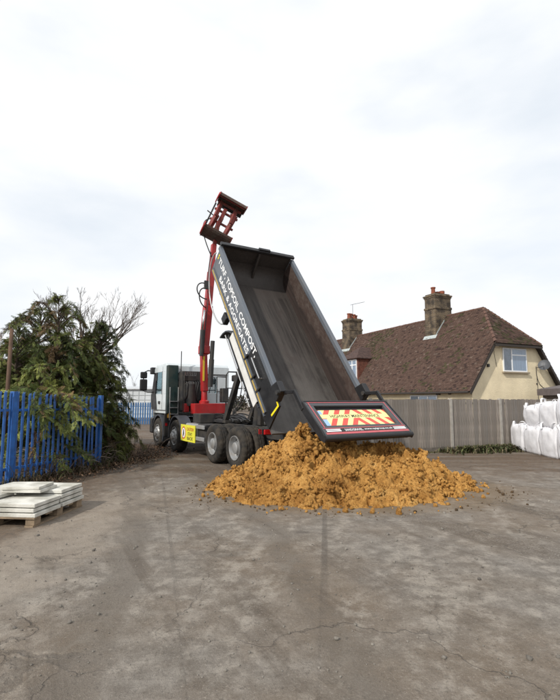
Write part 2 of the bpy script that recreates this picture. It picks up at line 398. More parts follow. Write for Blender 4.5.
# tiles, course by course
def tiles(poly, along, up, seed, tw=0.19, ex=0.125, mossy=0.08):
    """poly: planar roof polygon; fills it with overlapping tiles"""
    rg = np.random.default_rng(seed)
    o = poly[0]; along = along.normalized(); up = up.normalized(); n = along.cross(up); 
    if n.z < 0: n = -n
    uv = [((p-o).dot(along), (p-o).dot(up)) for p in poly]
    u0, u1 = min(a for a,_ in uv), max(a for a,_ in uv); v0, v1 = min(b for _,b in uv), max(b for _,b in uv)
    def span(v):
        xs = []
        for i in range(len(uv)):
            (a,b),(c,d) = uv[i], uv[(i+1)%len(uv)]
            if (b-v)*(d-v) <= 0 and abs(b-d) > 1e-9: xs.append(a+(c-a)*(v-b)/(d-b))
        return (min(xs), max(xs)) if len(xs) >= 2 else None
    V, Fc, C = [], [], []
    row = 0; v = v0
    while v < v1-0.02:
        sp = span(min(max(v+0.02, v0+1e-4), v1-1e-4)); 
        if sp:
            u = sp[0] - (row % 2)*tw/2
            while u < sp[1]:
                a, b2 = max(u, sp[0]), min(u+tw-0.006, sp[1])
                if b2-a > 0.03:
                    lift = 0.035 + rg.uniform(-0.008, 0.014); sk = rg.uniform(-0.012, 0.012)
                    top = min(v+ex*1.25, v1)
                    q = [(a,v+sk,0.0),(b2,v-sk*0.5,0.0),(b2,v-sk*0.5,lift),(a,v+sk,lift+rg.uniform(-.006,.006)),(a,top,0.012),(b2,top,0.012)]
                    k = len(V)
                    for (x,y,zz) in q: V.append(tuple(o+along*x+up*y+n*(zz+0.006)))
                    Fc.append((k,k+1,k+2,k+3)); Fc.append((k+3,k+2,k+5,k+4))
                    pw = o+along*((a+b2)/2)+up*v
                    mo = noise.noise(pw*0.55)*0.5 + noise.noise(pw*2.1)*0.3
                    base = np.array((0.094,0.060,0.048))*rg.uniform(0.80,1.2)
                    if rg.random() < 0.05: base = np.array((0.13,0.095,0.078))*rg.uniform(0.7,1.2)
                    if rg.random() < 0.08: base = np.array((0.05,0.032,0.028))
                    if mo > 0.22 - mossy and rg.random() < 0.55: base = np.array((0.066,0.057,0.032))*rg.uniform(0.6,1.3)
                    C += [base]*6
                u += tw
        v += ex; row += 1
    return V, Fc, C
upL = (hl(HW/2,0,RIDGE)-hl(0,0,EAVE)); upR = (hl(HW/2,0,RIDGE)-hl(HW,0,EAVE))
allV, allF, allC = [], [], []
def addt(res):
    V, Fc, C = res; k = len(allV); allV.extend(V); allF.extend([tuple(i+k for i in f) for f in Fc]); allC.extend(C)
addt(tiles([hl(eo,F0,EAVE+SLOPE*eo), hl(LHo,F0,HIPZ), hl(HW/2,SETB,RIDGE), hl(HW/2,HLEN-SETB,RIDGE), hl(LHo,F1,HIPZ), hl(eo,F1,EAVE+SLOPE*eo)], hk, upL, 1))
addt(tiles([hl(HW-eo,F0,EAVE+SLOPE*eo), hl(HW-LHo,F0,HIPZ), hl(HW/2,SETB,RIDGE), hl(HW/2,HLEN-SETB,RIDGE), hl(HW-LHo,F1,HIPZ), hl(HW-eo,F1,EAVE+SLOPE*eo)], hk, upR, 2, tw=0.3, ex=0.2))
hipb = [hl(LHo-0.12,F0-0.12,HIPZ-0.10), hl(HW-LHo+0.12,F0-0.12,HIPZ-0.10), hl(HW/2,SETB,RIDGE)]
addt(tiles(hipb, hg, hipb[2]-(hipb[0]+hipb[1])/2, 3, mossy=0.2))
tag(mesh_np('roof_tiles', allV, allF, tile_mat(), roof, np.array(allC)), kind='stuff')
# ridge and hip cappings
m_ridge = mat('ridge_tile', (0.125,0.066,0.048), rough=0.9, var=0.5, vscale=3, bump=0.5, bscale=20)
me_r = MB().lathe([(0.10,0.0),(0.095,0.36)], 10, 'x').build('ridge_tile_shape', m_ridge)
ridge_me = me_r.data; bpy.data.objects.remove(me_r)
def caps(a, b, step=0.36):
    n = int((b-a).length/step); q = (b-a).to_track_quat('X','Z').to_euler()
    for i in range(n):
        child('ridge_tile', ridge_me, roof, a+(b-a)*(i/n)+Vector((0,0,-0.02+random.uniform(-.008,.008))), q)
caps(hl(HW/2,SETB,RIDGE), hl(HW/2,HLEN-SETB,RIDGE))
caps(hl(LHo-0.05,F0-0.05,HIPZ-0.02), hl(HW/2,SETB,RIDGE)); caps(hl(HW-LHo+0.05,F0-0.05,HIPZ-0.02), hl(HW/2,SETB,RIDGE))
# fascia / gutter at the eaves, rafters feet
gm = MB(); gm.tube([hl(eo-0.05,F0+0.1,EAVE+SLOPE*eo-0.05), hl(eo-0.05,F1-0.1,EAVE+SLOPE*eo-0.05)], 0.055, 8); gm.build('gutter', m_fascia, house)
for i in range(50): gm = MB(); hbox(gm, eo+0.04, 0.12, 0.2+i*0.44, 0.26+i*0.44, EAVE-0.34, EAVE-0.22); gm.build('rafter_foot', m_fascia, house)
hm = MB(); hm.bar(hl(LHo-0.1,F0-0.1,HIPZ-0.2), hl(HW-LHo+0.1,F0-0.1,HIPZ-0.2), 0.06, 0.12); hm.build('hip_fascia', m_fascia, house)
# chimneys
m_brick = mat('chimney_brick', (0.13,0.095,0.062), rough=0.95, bump=0.6, bscale=18, spec=0.15)
def brick_nodes(m):
    N, L = m.node_tree.nodes, m.node_tree.links; b = N['Principled BSDF']; tc = N.new('ShaderNodeTexCoord')
    mp = N.new('ShaderNodeMapping'); mp.inputs['Rotation'].default_value = (R(90), 0, 0); L.new(tc.outputs['Object'], mp.inputs[0])
    sp = N.new('ShaderNodeSeparateXYZ'); L.new(tc.outputs['Object'], sp.inputs[0])
    ad = N.new('ShaderNodeMath'); L.new(sp.outputs[0], ad.inputs[0]); L.new(sp.outputs[1], ad.inputs[1])
    cb = N.new('ShaderNodeCombineXYZ'); L.new(ad.outputs[0], cb.inputs[0]); L.new(sp.outputs[2], cb.inputs[1])
    br = N.new('ShaderNodeTexBrick'); br.inputs['Scale'].default_value = 1.0
    br.inputs['Brick Width'].default_value = 0.23; br.inputs['Row Height'].default_value = 0.077; br.inputs['Mortar Size'].default_value = 0.010
    br.inputs['Color1'].default_value = (0.16,0.115,0.068,1); br.inputs['Color2'].default_value = (0.085,0.060,0.042,1); br.inputs['Mortar'].default_value = (0.20,0.175,0.14,1)
    L.new(cb.outputs[0], br.inputs['Vector'])
    nn = N.new('ShaderNodeTexNoise'); nn.inputs['Scale'].default_value = 2.2; nn.inputs['Detail'].default_value = 7; L.new(tc.outputs['Object'], nn.inputs['Vector'])
    rr = N.new('ShaderNodeMapRange'); rr.inputs['From Min'].default_value = 0.42; rr.inputs['From Max'].default_value = 0.62; L.new(nn.outputs[0], rr.inputs[0])
    mx = N.new('ShaderNodeMix'); mx.data_type = 'RGBA'; L.new(rr.outputs[0], mx.inputs[0]); L.new(br.outputs['Color'], mx.inputs[6]); mx.inputs[7].default_value = (0.055,0.046,0.038,1)
    L.new(mx.outputs[2], b.inputs['Base Color'])
brick_nodes(m_brick)
m_pot = mat('terracotta', (0.28,0.085,0.045), rough=0.85, var=0.5, vscale=5)
def chimney(t, l0, l1, dk, top, pots, lead=True):
    c = MB(); zb = EAVE+SLOPE*l0-0.25
    hbox(c, l0, l1, t-dk/2, t+dk/2, zb, top-1.05)
    hbox(c, l0-0.035, l1+0.035, t-dk/2-0.035, t+dk/2+0.035, top-1.05, top-0.9)
    hbox(c, l0+0.02, l1-0.02, t-dk/2+0.02, t+dk/2-0.02, top-0.9, top-0.34)
    for i in range(3): hbox(c, l0-0.04*i+0.01, l1+0.04*i-0.01, t-dk/2-0.04*i+0.01, t+dk/2+0.04*i-0.01, top-0.34+0.1*i, top-0.24+0.1*i-0.003)
    hbox(c, l0+0.05, l1-0.05, t-dk/2+0.05, t+dk/2-0.05, top-0.04, top+0.06)
    ch = c.build('chimney', m_brick, house)
    for (fl, ft, hh, r) in pots:
        p = hl(l0+(l1-l0)*fl, t-dk/2+dk*ft, top+0.03)
        MB().lathe([(r*1.0,0),(r*0.95,0.06),(r*0.85,hh*0.5),(r*0.82,hh-0.1),(r*1.05,hh-0.09),(r*1.05,hh),(r*0.75,hh),(r*0.7,hh*0.3)], 14, 'z', Matrix.Translation(p)).build('chimney_pot', m_pot, ch, smooth=False)
    if lead:
        f = MB(); z = EAVE+SLOPE*l0
        n = Vector((0,0,1))
        a, b2 = hl(l0-0.16,t-dk/2-0.1,z-0.16*SLOPE+0.05), hl(l0-0.16,t+dk/2+0.1,z-0.16*SLOPE+0.05)
        f.prism([a, b2, hl(l0-0.003,t+dk/2+0.1,z+0.07), hl(l0-0.003,t-dk/2-0.1,z+0.07)], Vector((0,0,0.02)))
        f.prism([hl(l0-0.02,t-dk/2-0.012,z+0.02), hl(l0+0.75,t-dk/2-0.012,z+0.77*SLOPE), hl(l0+0.75,t-dk/2-0.012,z+0.77*SLOPE+0.12), hl(l0-0.02,t-dk/2-0.012,z+0.16)], hk*-0.02)
        f.build('lead_flashing', m_lead, ch)
    return ch
chimney(5.6, 2.55, 4.0, 1.05, 9.0, [(0.18,0.4,0.5,0.16),(0.5,0.5,0.24,0.17),(0.80,0.5,0.34,0.17),(0.68,0.3,0.2,0.15)])
chimney(16.6, 2.7, 4.1, 1.2, 9.05, [(0.15,0.3,0.5,0.17),(0.4,0.5,0.55,0.17),(0.65,0.5,0.5,0.17),(0.85,0.6,0.45,0.17)])
# dormer on the left-facing slope
DT, DW, DL = 12.6, 2.2, 0.45
m_hung = mat('hung_tile', (0.17,0.062,0.04), rough=0.9, var=0.5, vscale=4, bump=0.5, bscale=12)
d = MB(); hbox(d, DL+0.07, 2.6, DT-DW/2, DT+DW/2, 3.2, 5.0); dorm = d.build('dormer', m_hung, house)
for i in range(11):
    q = MB(); hbox(q, DL+0.05, 2.55, DT-DW/2-0.025, DT-DW/2-0.004, 3.25+i*0.16, 3.25+i*0.16+0.15)
    q.build('tile_course', m_hung, dorm)
rl = MB().prism([hl(DL-0.15,DT-DW/2-0.15,4.95), hl(DL-0.15,DT+DW/2+0.15,4.95), hl(DL+1.0,DT,5.95), ], Vector((0,0,0.06)))
rl.prism([hl(DL-0.15,DT-DW/2-0.15,4.95), hl(DL+1.0,DT,5.95), hl(3.1,DT,5.95), hl(2.4,DT-DW/2-0.15,4.95)], Vector((0,0,0.06)))
rl.prism([hl(DL-0.15,DT+DW/2+0.15,4.95), hl(DL+1.0,DT,5.95), hl(3.1,DT,5.95), hl(2.4,DT+DW/2+0.15,4.95)], Vector((0,0,0.06)))
rl.build('dormer_roof', mat('dormer_tile', (0.075,0.042,0.035), rough=0.9, var=0.5, vscale=6, bump=0.8, bscale=14), dorm)
def window_on(name, origin, U, V, W_, H_, parent, mullions=(), transom=None, curtain=True, depth=0.06, outn=None):
    """window on a wall: U across, V up, outn outward"""
    fr = 0.07
    fm = MB()
    def b(u0,u1,v0,v1,d0,d1):
        vs = [origin+U*u+V*v+outn*dd for u,v,dd in ((u0,v0,d0),(u1,v0,d0),(u1,v1,d0),(u0,v1,d0),(u0,v0,d1),(u1,v0,d1),(u1,v1,d1),(u0,v1,d1))]
        return vs, ((3,2,1,0),(4,5,6,7),(0,1,5,4),(1,2,6,5),(2,3,7,6),(3,0,4,7))
    fm.add(*b(0,W_,0,fr,0.0,depth)); fm.add(*b(0,W_,H_-fr,H_,0.0,depth)); fm.add(*b(0,fr,fr,H_-fr,0.0,depth)); fm.add(*b(W_-fr,W_,fr,H_-fr,0.0,depth))
    for mu in mullions: fm.add(*b(mu-0.045,mu+0.045,fr,H_-fr,0.0,depth))
    if transom: fm.add(*b(transom[0],transom[1],transom[2]-0.035,transom[2]+0.035,0.0,depth-0.004))
    f = fm.build('window', m_white, parent)
    edges = [fr] + [x for mu in mullions for x in (mu-0.045, mu+0.045)] + [W_-fr]
    for i in range(0, len(edges), 2):
        MB().add(*b(edges[i],edges[i+1],fr,H_-fr,0.012,0.03)).build('pane', m_curtain if (curtain and i > 0) else m_dkpane, f)
        MB().add(*b(edges[i],edges[i+1],fr,H_-fr,0.036,0.042)).build('pane', glass_mat('window_glass', (0.85,0.9,0.95), 0.10), f)
    return f
Z = Vector((0,0,1))
window_on('dormer_window', hl(DL+0.07,DT+DW/2-0.15,3.35), -hk, Z, DW-0.3, 1.55, dorm, mullions=(0.62,1.28), transom=(0.07,1.83,1.12), outn=-hg)
window_on('gable_window', hl(2.62,0.0,3.33), hg, Z, 1.98, 1.38, house, mullions=(0.72,), transom=(0.76,1.91,0.98), outn=-hk, depth=0.05)
sl = MB(); hbox(sl, 2.54, 4.7, -0.14, 0.0, 3.24, 3.325); sl.build('window_sill', mat('sill_stone', (0.30,0.25,0.18), rough=0.9), house)
window_on('ground_window', hl(0.12,5.0,1.0), -hk, Z, 2.4, 1.0, house, mullions=(0.8,1.6), outn=-hg)
# wall lamp, pipe, satellite dish, cables
m_blk = mat('black_plastic', (0.02,0.02,0.022), rough=0.5)
q = MB(); hbox(q, 1.35, 1.47, -0.1, 0.0, 3.55, 3.72); q.build('wall_vent', m_blk, house)
q = MB(); hbox(q, -0.06, 0.12, 2.35, 2.55, 2.0, 2.16); hbox(q, -0.02, 0.12, 1.5, 1.62, 2.02, 2.12); q.build('flood_lamp', m_blk, house)
dm = Matrix.Translation(hl(5.62,-0.40,3.74)) @ Vector((-0.62,-0.70,0.42)).to_track_quat('Z','Y').to_matrix().to_4x4()
q = MB(); q.lathe([(0.01,0.0),(0.12,0.010),(0.24,0.04),(0.335,0.08),(0.34,0.075),(0.24,0.032),(0.01,-0.010)], 24, 'z', dm)
q.tube([dm @ Vector((0,-0.30,0.05)), dm @ Vector((0,-0.2,0.3)), dm @ Vector((0,-0.02,0.33))], 0.012, 6)
dish = q.build('satellite_dish', mat('dish_grey', (0.07,0.075,0.085), rough=0.5), house, smooth=True, auto=True)
MB().tube([hl(5.40,0.0,3.62), hl(5.40,-0.22,3.62), hl(5.62,-0.38,3.72)], 0.022, 6).build('dish_bracket', m_blk, house)
cab_pts = [(5.4,3.7),(5.4,3.2),(5.47,2.95),(5.62,2.65),(5.9,2.45),(6.3,2.36),(6.8,2.38)]
MB().tube([hl(l,-0.02,z) for l,z in cab_pts], 0.016, 5).build('cable', m_blk, house)
MB().tube([hl(5.42,-0.02,3.2), hl(5.45,-0.02,2.4), hl(5.44,-0.02,1.2)], 0.012, 5).build('cable', m_blk, house)
MB().tube([hl(1.9,-0.02,4.75), hl(1.98,-0.02,4.2), hl(2.1,-0.02,3.6)], 0.010, 5).build('cable', m_blk, house)
q = MB(); hbox(q, 5.35, 5.42, -0.04, 0.0, 2.62, 2.7); q.build('junction_box', m_blk, house)
q = MB(); hbox(q, 1.95, 2.25, -0.12, 0.0, 4.74, 4.82); q.build('alarm_box', m_white, house)
# verge boards down both gable slopes
for sgn in (0, 1):
    a = [(eo, EAVE+SLOPE*eo), (LHo, HIPZ)]
    pts = [hl((l if not sgn else HW-l), F0-0.012, z-0.14) for l,z in a]
    MB().bar(pts[0], pts[1], 0.03, 0.14).build('verge_board', m_fascia, house)
# aerial on the far chimney
ae = MB(); base = hl(3.5,16.6,8.2)
ae.tube([base, base+Vector((0,0,2.35))], 0.03, 6)
top = base+Vector((0,0,2.3)); ae.tube([top+Vector((-0.2,0,-0.02)), top+Vector((1.1,0.1,0.28))], 0.018, 5)
for i in range(7):
    c = top+Vector((0.0+i*0.17,0.01*i,0.03+0.038*i)); ae.tube([c-hk*0.25, c+hk*0.25], 0.007, 4)
ae.build('television_aerial', mat('aerial_metal', (0.3,0.3,0.31), rough=0.4, metal=0.8), house)

# neighbouring shed at the right edge
nb = empty('garden_shed', pt(571, 400, 24) - Vector((0,0,1.7)))
tag(nb, 'small dark shed roof beyond the right end of the cream gable', 'shed')
MB().box((-0.6,-1,0),(2.5,1.5,1.95)).build('wall', mat('shed_wall', (0.10,0.085,0.08), rough=0.9, var=0.3), nb)
MB().prism([(-0.8,-1.2,1.95),(2.7,-1.2,1.95),(2.7,-1.2,2.1),(0.9,-1.2,2.6),(-0.8,-1.2,2.3)], (0,2.9,0)).build('roof', mat('shed_roof', (0.13,0.11,0.11), rough=0.9, var=0.3), nb)

# ------------------------------------------------------------------ close-boarded timber fence
m_board = mat('weathered_board', (0.29,0.262,0.235), rough=0.92, var=0.45, vscale=6, stretch=(8,8,0.6), bump=0.5, bscale=30, attr='tint', spec=0.15, col2=(0.17,0.15,0.132))
m_post = mat('concrete_post', (0.36,0.335,0.30), rough=0.9, var=0.25, vscale=5, bump=0.4, bscale=40)
fence = empty('timber_fence', (4.64, 15.0, 0))
tag(fence, 'weathered grey close-boarded timber fence below the house', 'fence')
fdir = Vector((math.cos(R(19)), math.sin(R(19)), 0)); fnorm = Vector((fdir.y, -fdir.x, 0))
FH = 1.72
def board_mesh(seed):
    rg = random.Random(seed); k = rg.uniform(0.62,1.25); wd = rg.uniform(-0.02,0.03)
    me = bpy.data.meshes.new('board')
    w_, t0, t1 = 0.108, 0.020, 0.008; b_ = 0.16; tp = FH + rg.uniform(-0.012,0.012)
    vs = [(0,0,b_),(w_,0,b_),(w_,-t1,b_),(0,-t0,b_),(0,0,tp),(w_,0,tp),(w_,-t1,tp),(0,-t0,tp)]
    me.from_pydata(vs, [], [(3,2,1,0),(4,5,6,7),(0,1,5,4),(1,2,6,5),(2,3,7,6),(3,0,4,7)])
    bm = bmesh.new(); bm.from_mesh(me); bmesh.ops.recalc_face_normals(bm, faces=bm.faces); bm.to_mesh(me); bm.free()
    a = me.color_attributes.new('tint','FLOAT_COLOR','POINT')
    c = (0.29*k*(1+wd), 0.262*k, 0.235*k*(1-wd), 1)
    for i in range(8): a.data[i].color = c
    me.materials.append(m_board); return me
BOARDS = [board_mesh(i) for i in range(12)]
def fence_run(org, dr, nrm, s0, s1, posts):
    """boards overlap; each is its own part"""
    s = s0; rz = math.atan2(dr.y, dr.x)
    i = 0
    while s < s1:
        o = child('board', random.choice(BOARDS), fence, org + dr*s + nrm*(0.0 if i % 2 else 0.006) + Vector((0,0,random.uniform(-0.01,0.01))), (random.uniform(-0.006,0.006), random.uniform(-0.009,0.009), rz))
        s += 0.099; i += 1
    for p in posts:
        c = org + dr*p
        M = Matrix.Translation(c) @ Matrix.Rotation(rz, 4, 'Z')
        MB().prism([(-0.05,-0.055,0),(0.05,-0.055,0),(0.05,-0.055,FH-0.02),(0.028,-0.055,FH+0.03),(-0.028,-0.055,FH+0.03),(-0.05,-0.055,FH-0.02)], (0,0.11,0), M).build('concrete_post', m_post, fence, bevel=0.006)
    ps = sorted(posts)
    for a, b2 in zip(ps[:-1], ps[1:]):
        M = Matrix.Translation(org) @ Matrix.Rotation(rz, 4, 'Z')
        MB().box((a+0.055,-0.02,0.0),(b2-0.055,0.02,0.155), M).build('gravel_board', mat('gravel_board_timber', (0.15,0.13,0.11), rough=0.9, var=0.4, vscale=5), fence)
        for zz in (0.4, 1.0, 1.55): MB().box((a+0.055,0.012,zz),(b2-0.055,0.06,zz+0.07), M).build('arris_rail', m_board, fence)
fo = Vector((0,0,0))
fstart = Vector((4.64,15.0,0))
s_l, s_r = -1.9, 9.2
p1 = None
# solve post positions from their columns in the photo
def s_at(px):
    k = (px-280)/F_PX     # (x0+dx s) = k (y0+dy s)  (depth ~ y)
    return (k*fstart.y - fstart.x)/(fdir.x - k*fdir.y)
pA, pB = s_at(449), s_at(498)
step = pB-pA
fence_run(fstart - fence.location, fdir, fnorm, s_l, s_r, [s_l, pA-step*0.5 if False else pA, pB, pB+step, pB+2*step])
rdir = Vector((-fdir.y, fdir.x, 0))
fence_run(fstart - fence.location + fdir*s_l + rdir*7.1, -rdir, -fdir, 0.0, 7.0, [0.1, 2.9, 5.8])

# ------------------------------------------------------------------ far white building and far blue fence
m_blue = mat('blue_paint', (0.022,0.135,0.46), rough=0.45, var=0.35, vscale=5, dirt=0.35, dscale=4, dirtcol=(0.035,0.06,0.10), coat=0.2)
shed = empty('white_panel_building', (-17.5, 45, 0))
tag(shed, 'long low white panelled building far beyond the blue fence', 'building')
m_wp = mat('white_panel', (0.55,0.58,0.60), rough=0.6, var=0.15, vscale=1.2)
MB().box((-9,0,0),(9,8,2.75)).build('wall', m_wp, shed)
MB().prism([(-9.2,-0.2,2.75),(9.2,-0.2,2.75),(9.2,4,3.1),(-9.2,4,3.1)], (0,0,0.06)).build('roof', mat('far_roof', (0.45,0.47,0.49), rough=0.6), shed)
bt = MB()
for i in range(31): bt.box((-9+i*0.6-0.02,-0.035,0.0),(-9+i*0.6+0.02,-0.003,2.74))
for k in range(6): bt.box((-9,-0.03,0.35+k*0.45),(9,-0.006,0.39+k*0.45))
bt.build('batten_grid', mat('grey_batten', (0.36,0.38,0.39), rough=0.6), shed)
far_f = empty('far_palisade_fence', (-9, 31.5, 0))
tag(far_f, 'distant blue palisade fence at the end of the yard', 'fence')
m_blue2 = mat('blue_paint_far', (0.045,0.15,0.34), rough=0.5, var=0.3, vscale=3)
def pale_mesh(h, w_=0.068, m=None):
    me = bpy.data.meshes.new('pale'); q = MB()
    # W-section pale with split pointed top
    xs = [(-w_/2,0.0),(-w_/4,-0.018),(0,-0.004),(w_/4,-0.018),(w_/2,0.0)]
    n = len(xs)
    tops = [h-0.05, h, h-0.045, h, h-0.05]
    vs = [(x,y,0.05) for x,y in xs] + [(x,y,t) for (x,y),t in zip(xs,tops)]
    vs += [(x,y+0.006,z) for x,y,z in vs]
    fs = []
    for i in range(n-1):
        fs.append((i,i+1,n+i+1,n+i)); fs.append((2*n+i+1,2*n+i,3*n+i,3*n+i+1)); fs.append((n+i,n+i+1,3*n+i+1,3*n+i))
    fs.append((0,n,3*n,2*n)); fs.append((n-1,3*n-1,4*n-1,2*n-1))
    me.from_pydata(vs, [], fs); me.materials.append(m); return me
pm2 = pale_mesh(1.55, 0.10, m_blue2)
for i in range(56): child('pale', pm2, far_f, (-5.2+i*0.165, 0, 0), (0, random.uniform(-.01,.01), 0))
for k in (0.3, 1.25): MB().box((-5.2,0.01,k),(4.0,0.05,k+0.05)).build('rail', m_blue2, far_f)
for i in range(4): MB().box((-5.2+i*2.9,0.05,0),(-5.1+i*2.9,0.13,1.5)).build('post', m_blue2, far_f)

# ------------------------------------------------------------------ near blue palisade fence
bf = empty('blue_palisade_fence', (-5.0, 10.8, 0))
tag(bf, 'bright blue steel palisade fence behind the stacked slabs', 'fence')
A, B = Vector((-5.52, 8.9, 0)), Vector((-4.72, 12.0, 0))
bd = (B-A).normalized(); brz = math.atan2(bd.y, bd.x); blen = (B-A).length
pm1 = pale_mesh(1.86, 0.070, m_blue)
k = 0; s = -2.2
while s <= blen + 0.01:
    hsc = 1.0 + (0.015 - 0.055*s/blen)
    o = child('pale', pm1, bf, A + bd*s - bf.location, (random.uniform(-.012,.012), random.uniform(-.012,.012), brz), (1,1,hsc*random.uniform(0.99,1.008)))
    s += 0.152
for zz in (0.35, 1.52):
    MB().bar(A+bd*-2.25+Vector((0,0,zz))-bf.location+Vector((-0.03,0.01,0)), B+Vector((0,0,zz-0.05))-bf.location+Vector((-0.03,0.01,0)), 0.045, 0.05).build('rail', m_blue, bf)
for s in (-2.2, 0.42, blen+0.03):
    c = A+bd*s-bf.location; M = Matrix.Translation(c) @ Matrix.Rotation(brz,4,'Z')
    MB().box((-0.05,-0.055,0),(0.05,0.05,1.88-0.06*max(0,s)/blen), M).build('post', m_blue, bf, bevel=0.005)

# ------------------------------------------------------------------ tipper lorry (local x forward, y left, z up; origin on the ground under the rear axle)
PHI = 0.551
lorry = empty('tipper_lorry', (-1.124+math.cos(PHI)*1.25, 11.36+math.sin(PHI)*1.25, 0), math.pi/2+PHI)
tag(lorry, 'eight-wheel grab tipper lorry with white cab, red crane and raised dark body tipping soil', 'lorry')
m_wcab = mat('cab_white', (0.62,0.68,0.71), rough=0.3, dirt=0.25, dscale=2.2, dirtcol=(0.30,0.27,0.23), coat=0.4)
m_gblue = mat('body_grey_blue', (0.092,0.107,0.13), rough=0.42, dirt=0.35, dscale=1.6, dirtcol=(0.15,0.14,0.125), coat=0.2)
m_bblk = mat('body_black', (0.012,0.012,0.014), rough=0.42, dirt=0.2, dscale=2.5, dirtcol=(0.03,0.028,0.026))
m_chas = mat('chassis_black', (0.022,0.022,0.024), rough=0.6, dirt=0.6, dscale=4, dirtcol=(0.085,0.07,0.052))
m_tyre = mat('tyre_rubber', (0.021,0.020,0.019), rough=0.85, dirt=0.8, dscale=5, dirtcol=(0.085,0.07,0.054), spec=0.3)
m_rim = mat('rim_silver', (0.40,0.41,0.42), rough=0.38, metal=0.5, dirt=0.75, dscale=7, dirtcol=(0.20,0.165,0.12))
m_red = mat('crane_red', (0.40,0.012,0.014), rough=0.38, dirt=0.5, dscale=3, dirtcol=(0.10,0.03,0.025), coat=0.15)
m_redd = mat('grab_red', (0.20,0.020,0.016), rough=0.6, dirt=0.95, dscale=4.5, dirtcol=(0.075,0.052,0.038))
m_grabm = mat('grab_mud', (0.085,0.065,0.052), rough=0.85, var=0.5, vscale=6, dirt=0.35, dscale=3.0, dirtcol=(0.16,0.03,0.022), bump=0.5, bscale=20)
m_yel = mat('yellow_paint', (0.72,0.50,0.03), rough=0.5, dirt=0.3, dscale=6)
m_ytape = mat('yellow_tape', (0.80,0.66,0.02), rough=0.4)
m_tape2 = mat('old_yellow_tape', (0.46,0.32,0.07), rough=0.5, dirt=0.5, dscale=7)
m_lett = mat('white_lettering', (0.80,0.81,0.82), rough=0.5)
m_chrome = mat('bright_steel', (0.62,0.62,0.63), rough=0.25, metal=0.9)
m_hose = mat('hose_black', (0.015,0.015,0.016), rough=0.5)
m_lampr = mat('lamp_red', (0.42,0.01,0.012), rough=0.2, coat=0.5)
m_alu = mat('aluminium', (0.45,0.46,0.47), rough=0.4, metal=0.5, dirt=0.5, dscale=4)
m_inner = None
def inner_mat(name, side=False):
    m = bpy.data.materials.new(name); m.use_nodes = True; N, L = m.node_tree.nodes, m.node_tree.links; b_ = N['Principled BSDF']
    tc = N.new('ShaderNodeTexCoord'); sp = N.new('ShaderNodeSeparateXYZ'); L.new(tc.outputs['Object'], sp.inputs[0])
    def nz(sc, st, d=7, r=0.65):
        mp = N.new('ShaderNodeMapping'); mp.inputs['Scale'].default_value = st; L.new(tc.outputs['Object'], mp.inputs[0])
        n = N.new('ShaderNodeTexNoise'); n.inputs['Scale'].default_value = sc; n.inputs['Detail'].default_value = d; n.inputs['Roughness'].default_value = r; L.new(mp.outputs[0], n.inputs[0]); return n.outputs['Fac']
    def rng(v, a, c_):
        q = N.new('ShaderNodeMapRange'); q.interpolation_type = 'SMOOTHSTEP'; q.inputs['From Min'].default_value = a; q.inputs['From Max'].default_value = c_; L.new(v, q.inputs[0]); return q.outputs[0]
    def mth(op, a, c_):
        q = N.new('ShaderNodeMath'); q.operation = op
        for i, x in enumerate((a, c_)):
            if isinstance(x, float): q.inputs[i].default_value = x
            else: L.new(x, q.inputs[i])
        return q.outputs[0]
    def mix(a, c_, f):
        mx = N.new('ShaderNodeMix'); mx.data_type = 'RGBA'
        for i, x in ((6,a),(7,c_)):
            if isinstance(x, tuple): mx.inputs[i].default_value = (*x,1)
            else: L.new(x, mx.inputs[i])
        L.new(f, mx.inputs[0]); return mx.outputs[2]
    scr = nz(1.0, (0.5,9,9)); cloud = nz(1.1, (0.7,1,1)); fine = nz(9, (0.6,1,1))
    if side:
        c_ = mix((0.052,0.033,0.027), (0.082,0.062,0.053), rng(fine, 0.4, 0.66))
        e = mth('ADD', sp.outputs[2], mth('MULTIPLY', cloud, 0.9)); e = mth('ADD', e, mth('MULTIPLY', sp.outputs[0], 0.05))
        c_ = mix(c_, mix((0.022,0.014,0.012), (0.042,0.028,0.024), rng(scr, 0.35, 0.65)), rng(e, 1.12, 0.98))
    else:
        c_ = mix((0.018,0.014,0.012), (0.056,0.047,0.041), rng(scr, 0.36, 0.66))
        dust = mth('ADD', mth('MULTIPLY', sp.outputs[0], -0.16), mth('MULTIPLY', cloud, 1.2))
        c_ = mix(c_, (0.13,0.12,0.11), mth('MULTIPLY', rng(dust, 0.25, 0.75), 0.7))
        edge = mth('ADD', sp.outputs[0], mth('MULTIPLY', mth('ABSOLUTE', sp.outputs[1], 0.0), -0.35)); edge = mth('ADD', edge, mth('MULTIPLY', fine, 0.35))
        c_ = mix(c_, (0.042,0.034,0.03), mth('MULTIPLY', rng(edge, 4.05, 4.2), 0.8))
        c_ = mix(c_, (0.035,0.024,0.02), mth('MULTIPLY', rng(cloud, 0.56, 0.70), 0.7))
    L.new(c_, b_.inputs['Base Color']); b_.inputs['Roughness'].default_value = 0.62; b_.inputs['Metallic'].default_value = 0.15
    bp = N.new('ShaderNodeBump'); bp.inputs['Strength'].default_value = 0.35; bp.inputs['Distance'].default_value = 0.02; L.new(scr, bp.inputs['Height']); L.new(bp.outputs[0], b_.inputs['Normal'])
    return m
m_inner = inner_mat('worn_steel_floor')
m_rust = inner_mat('rusty_side', True)

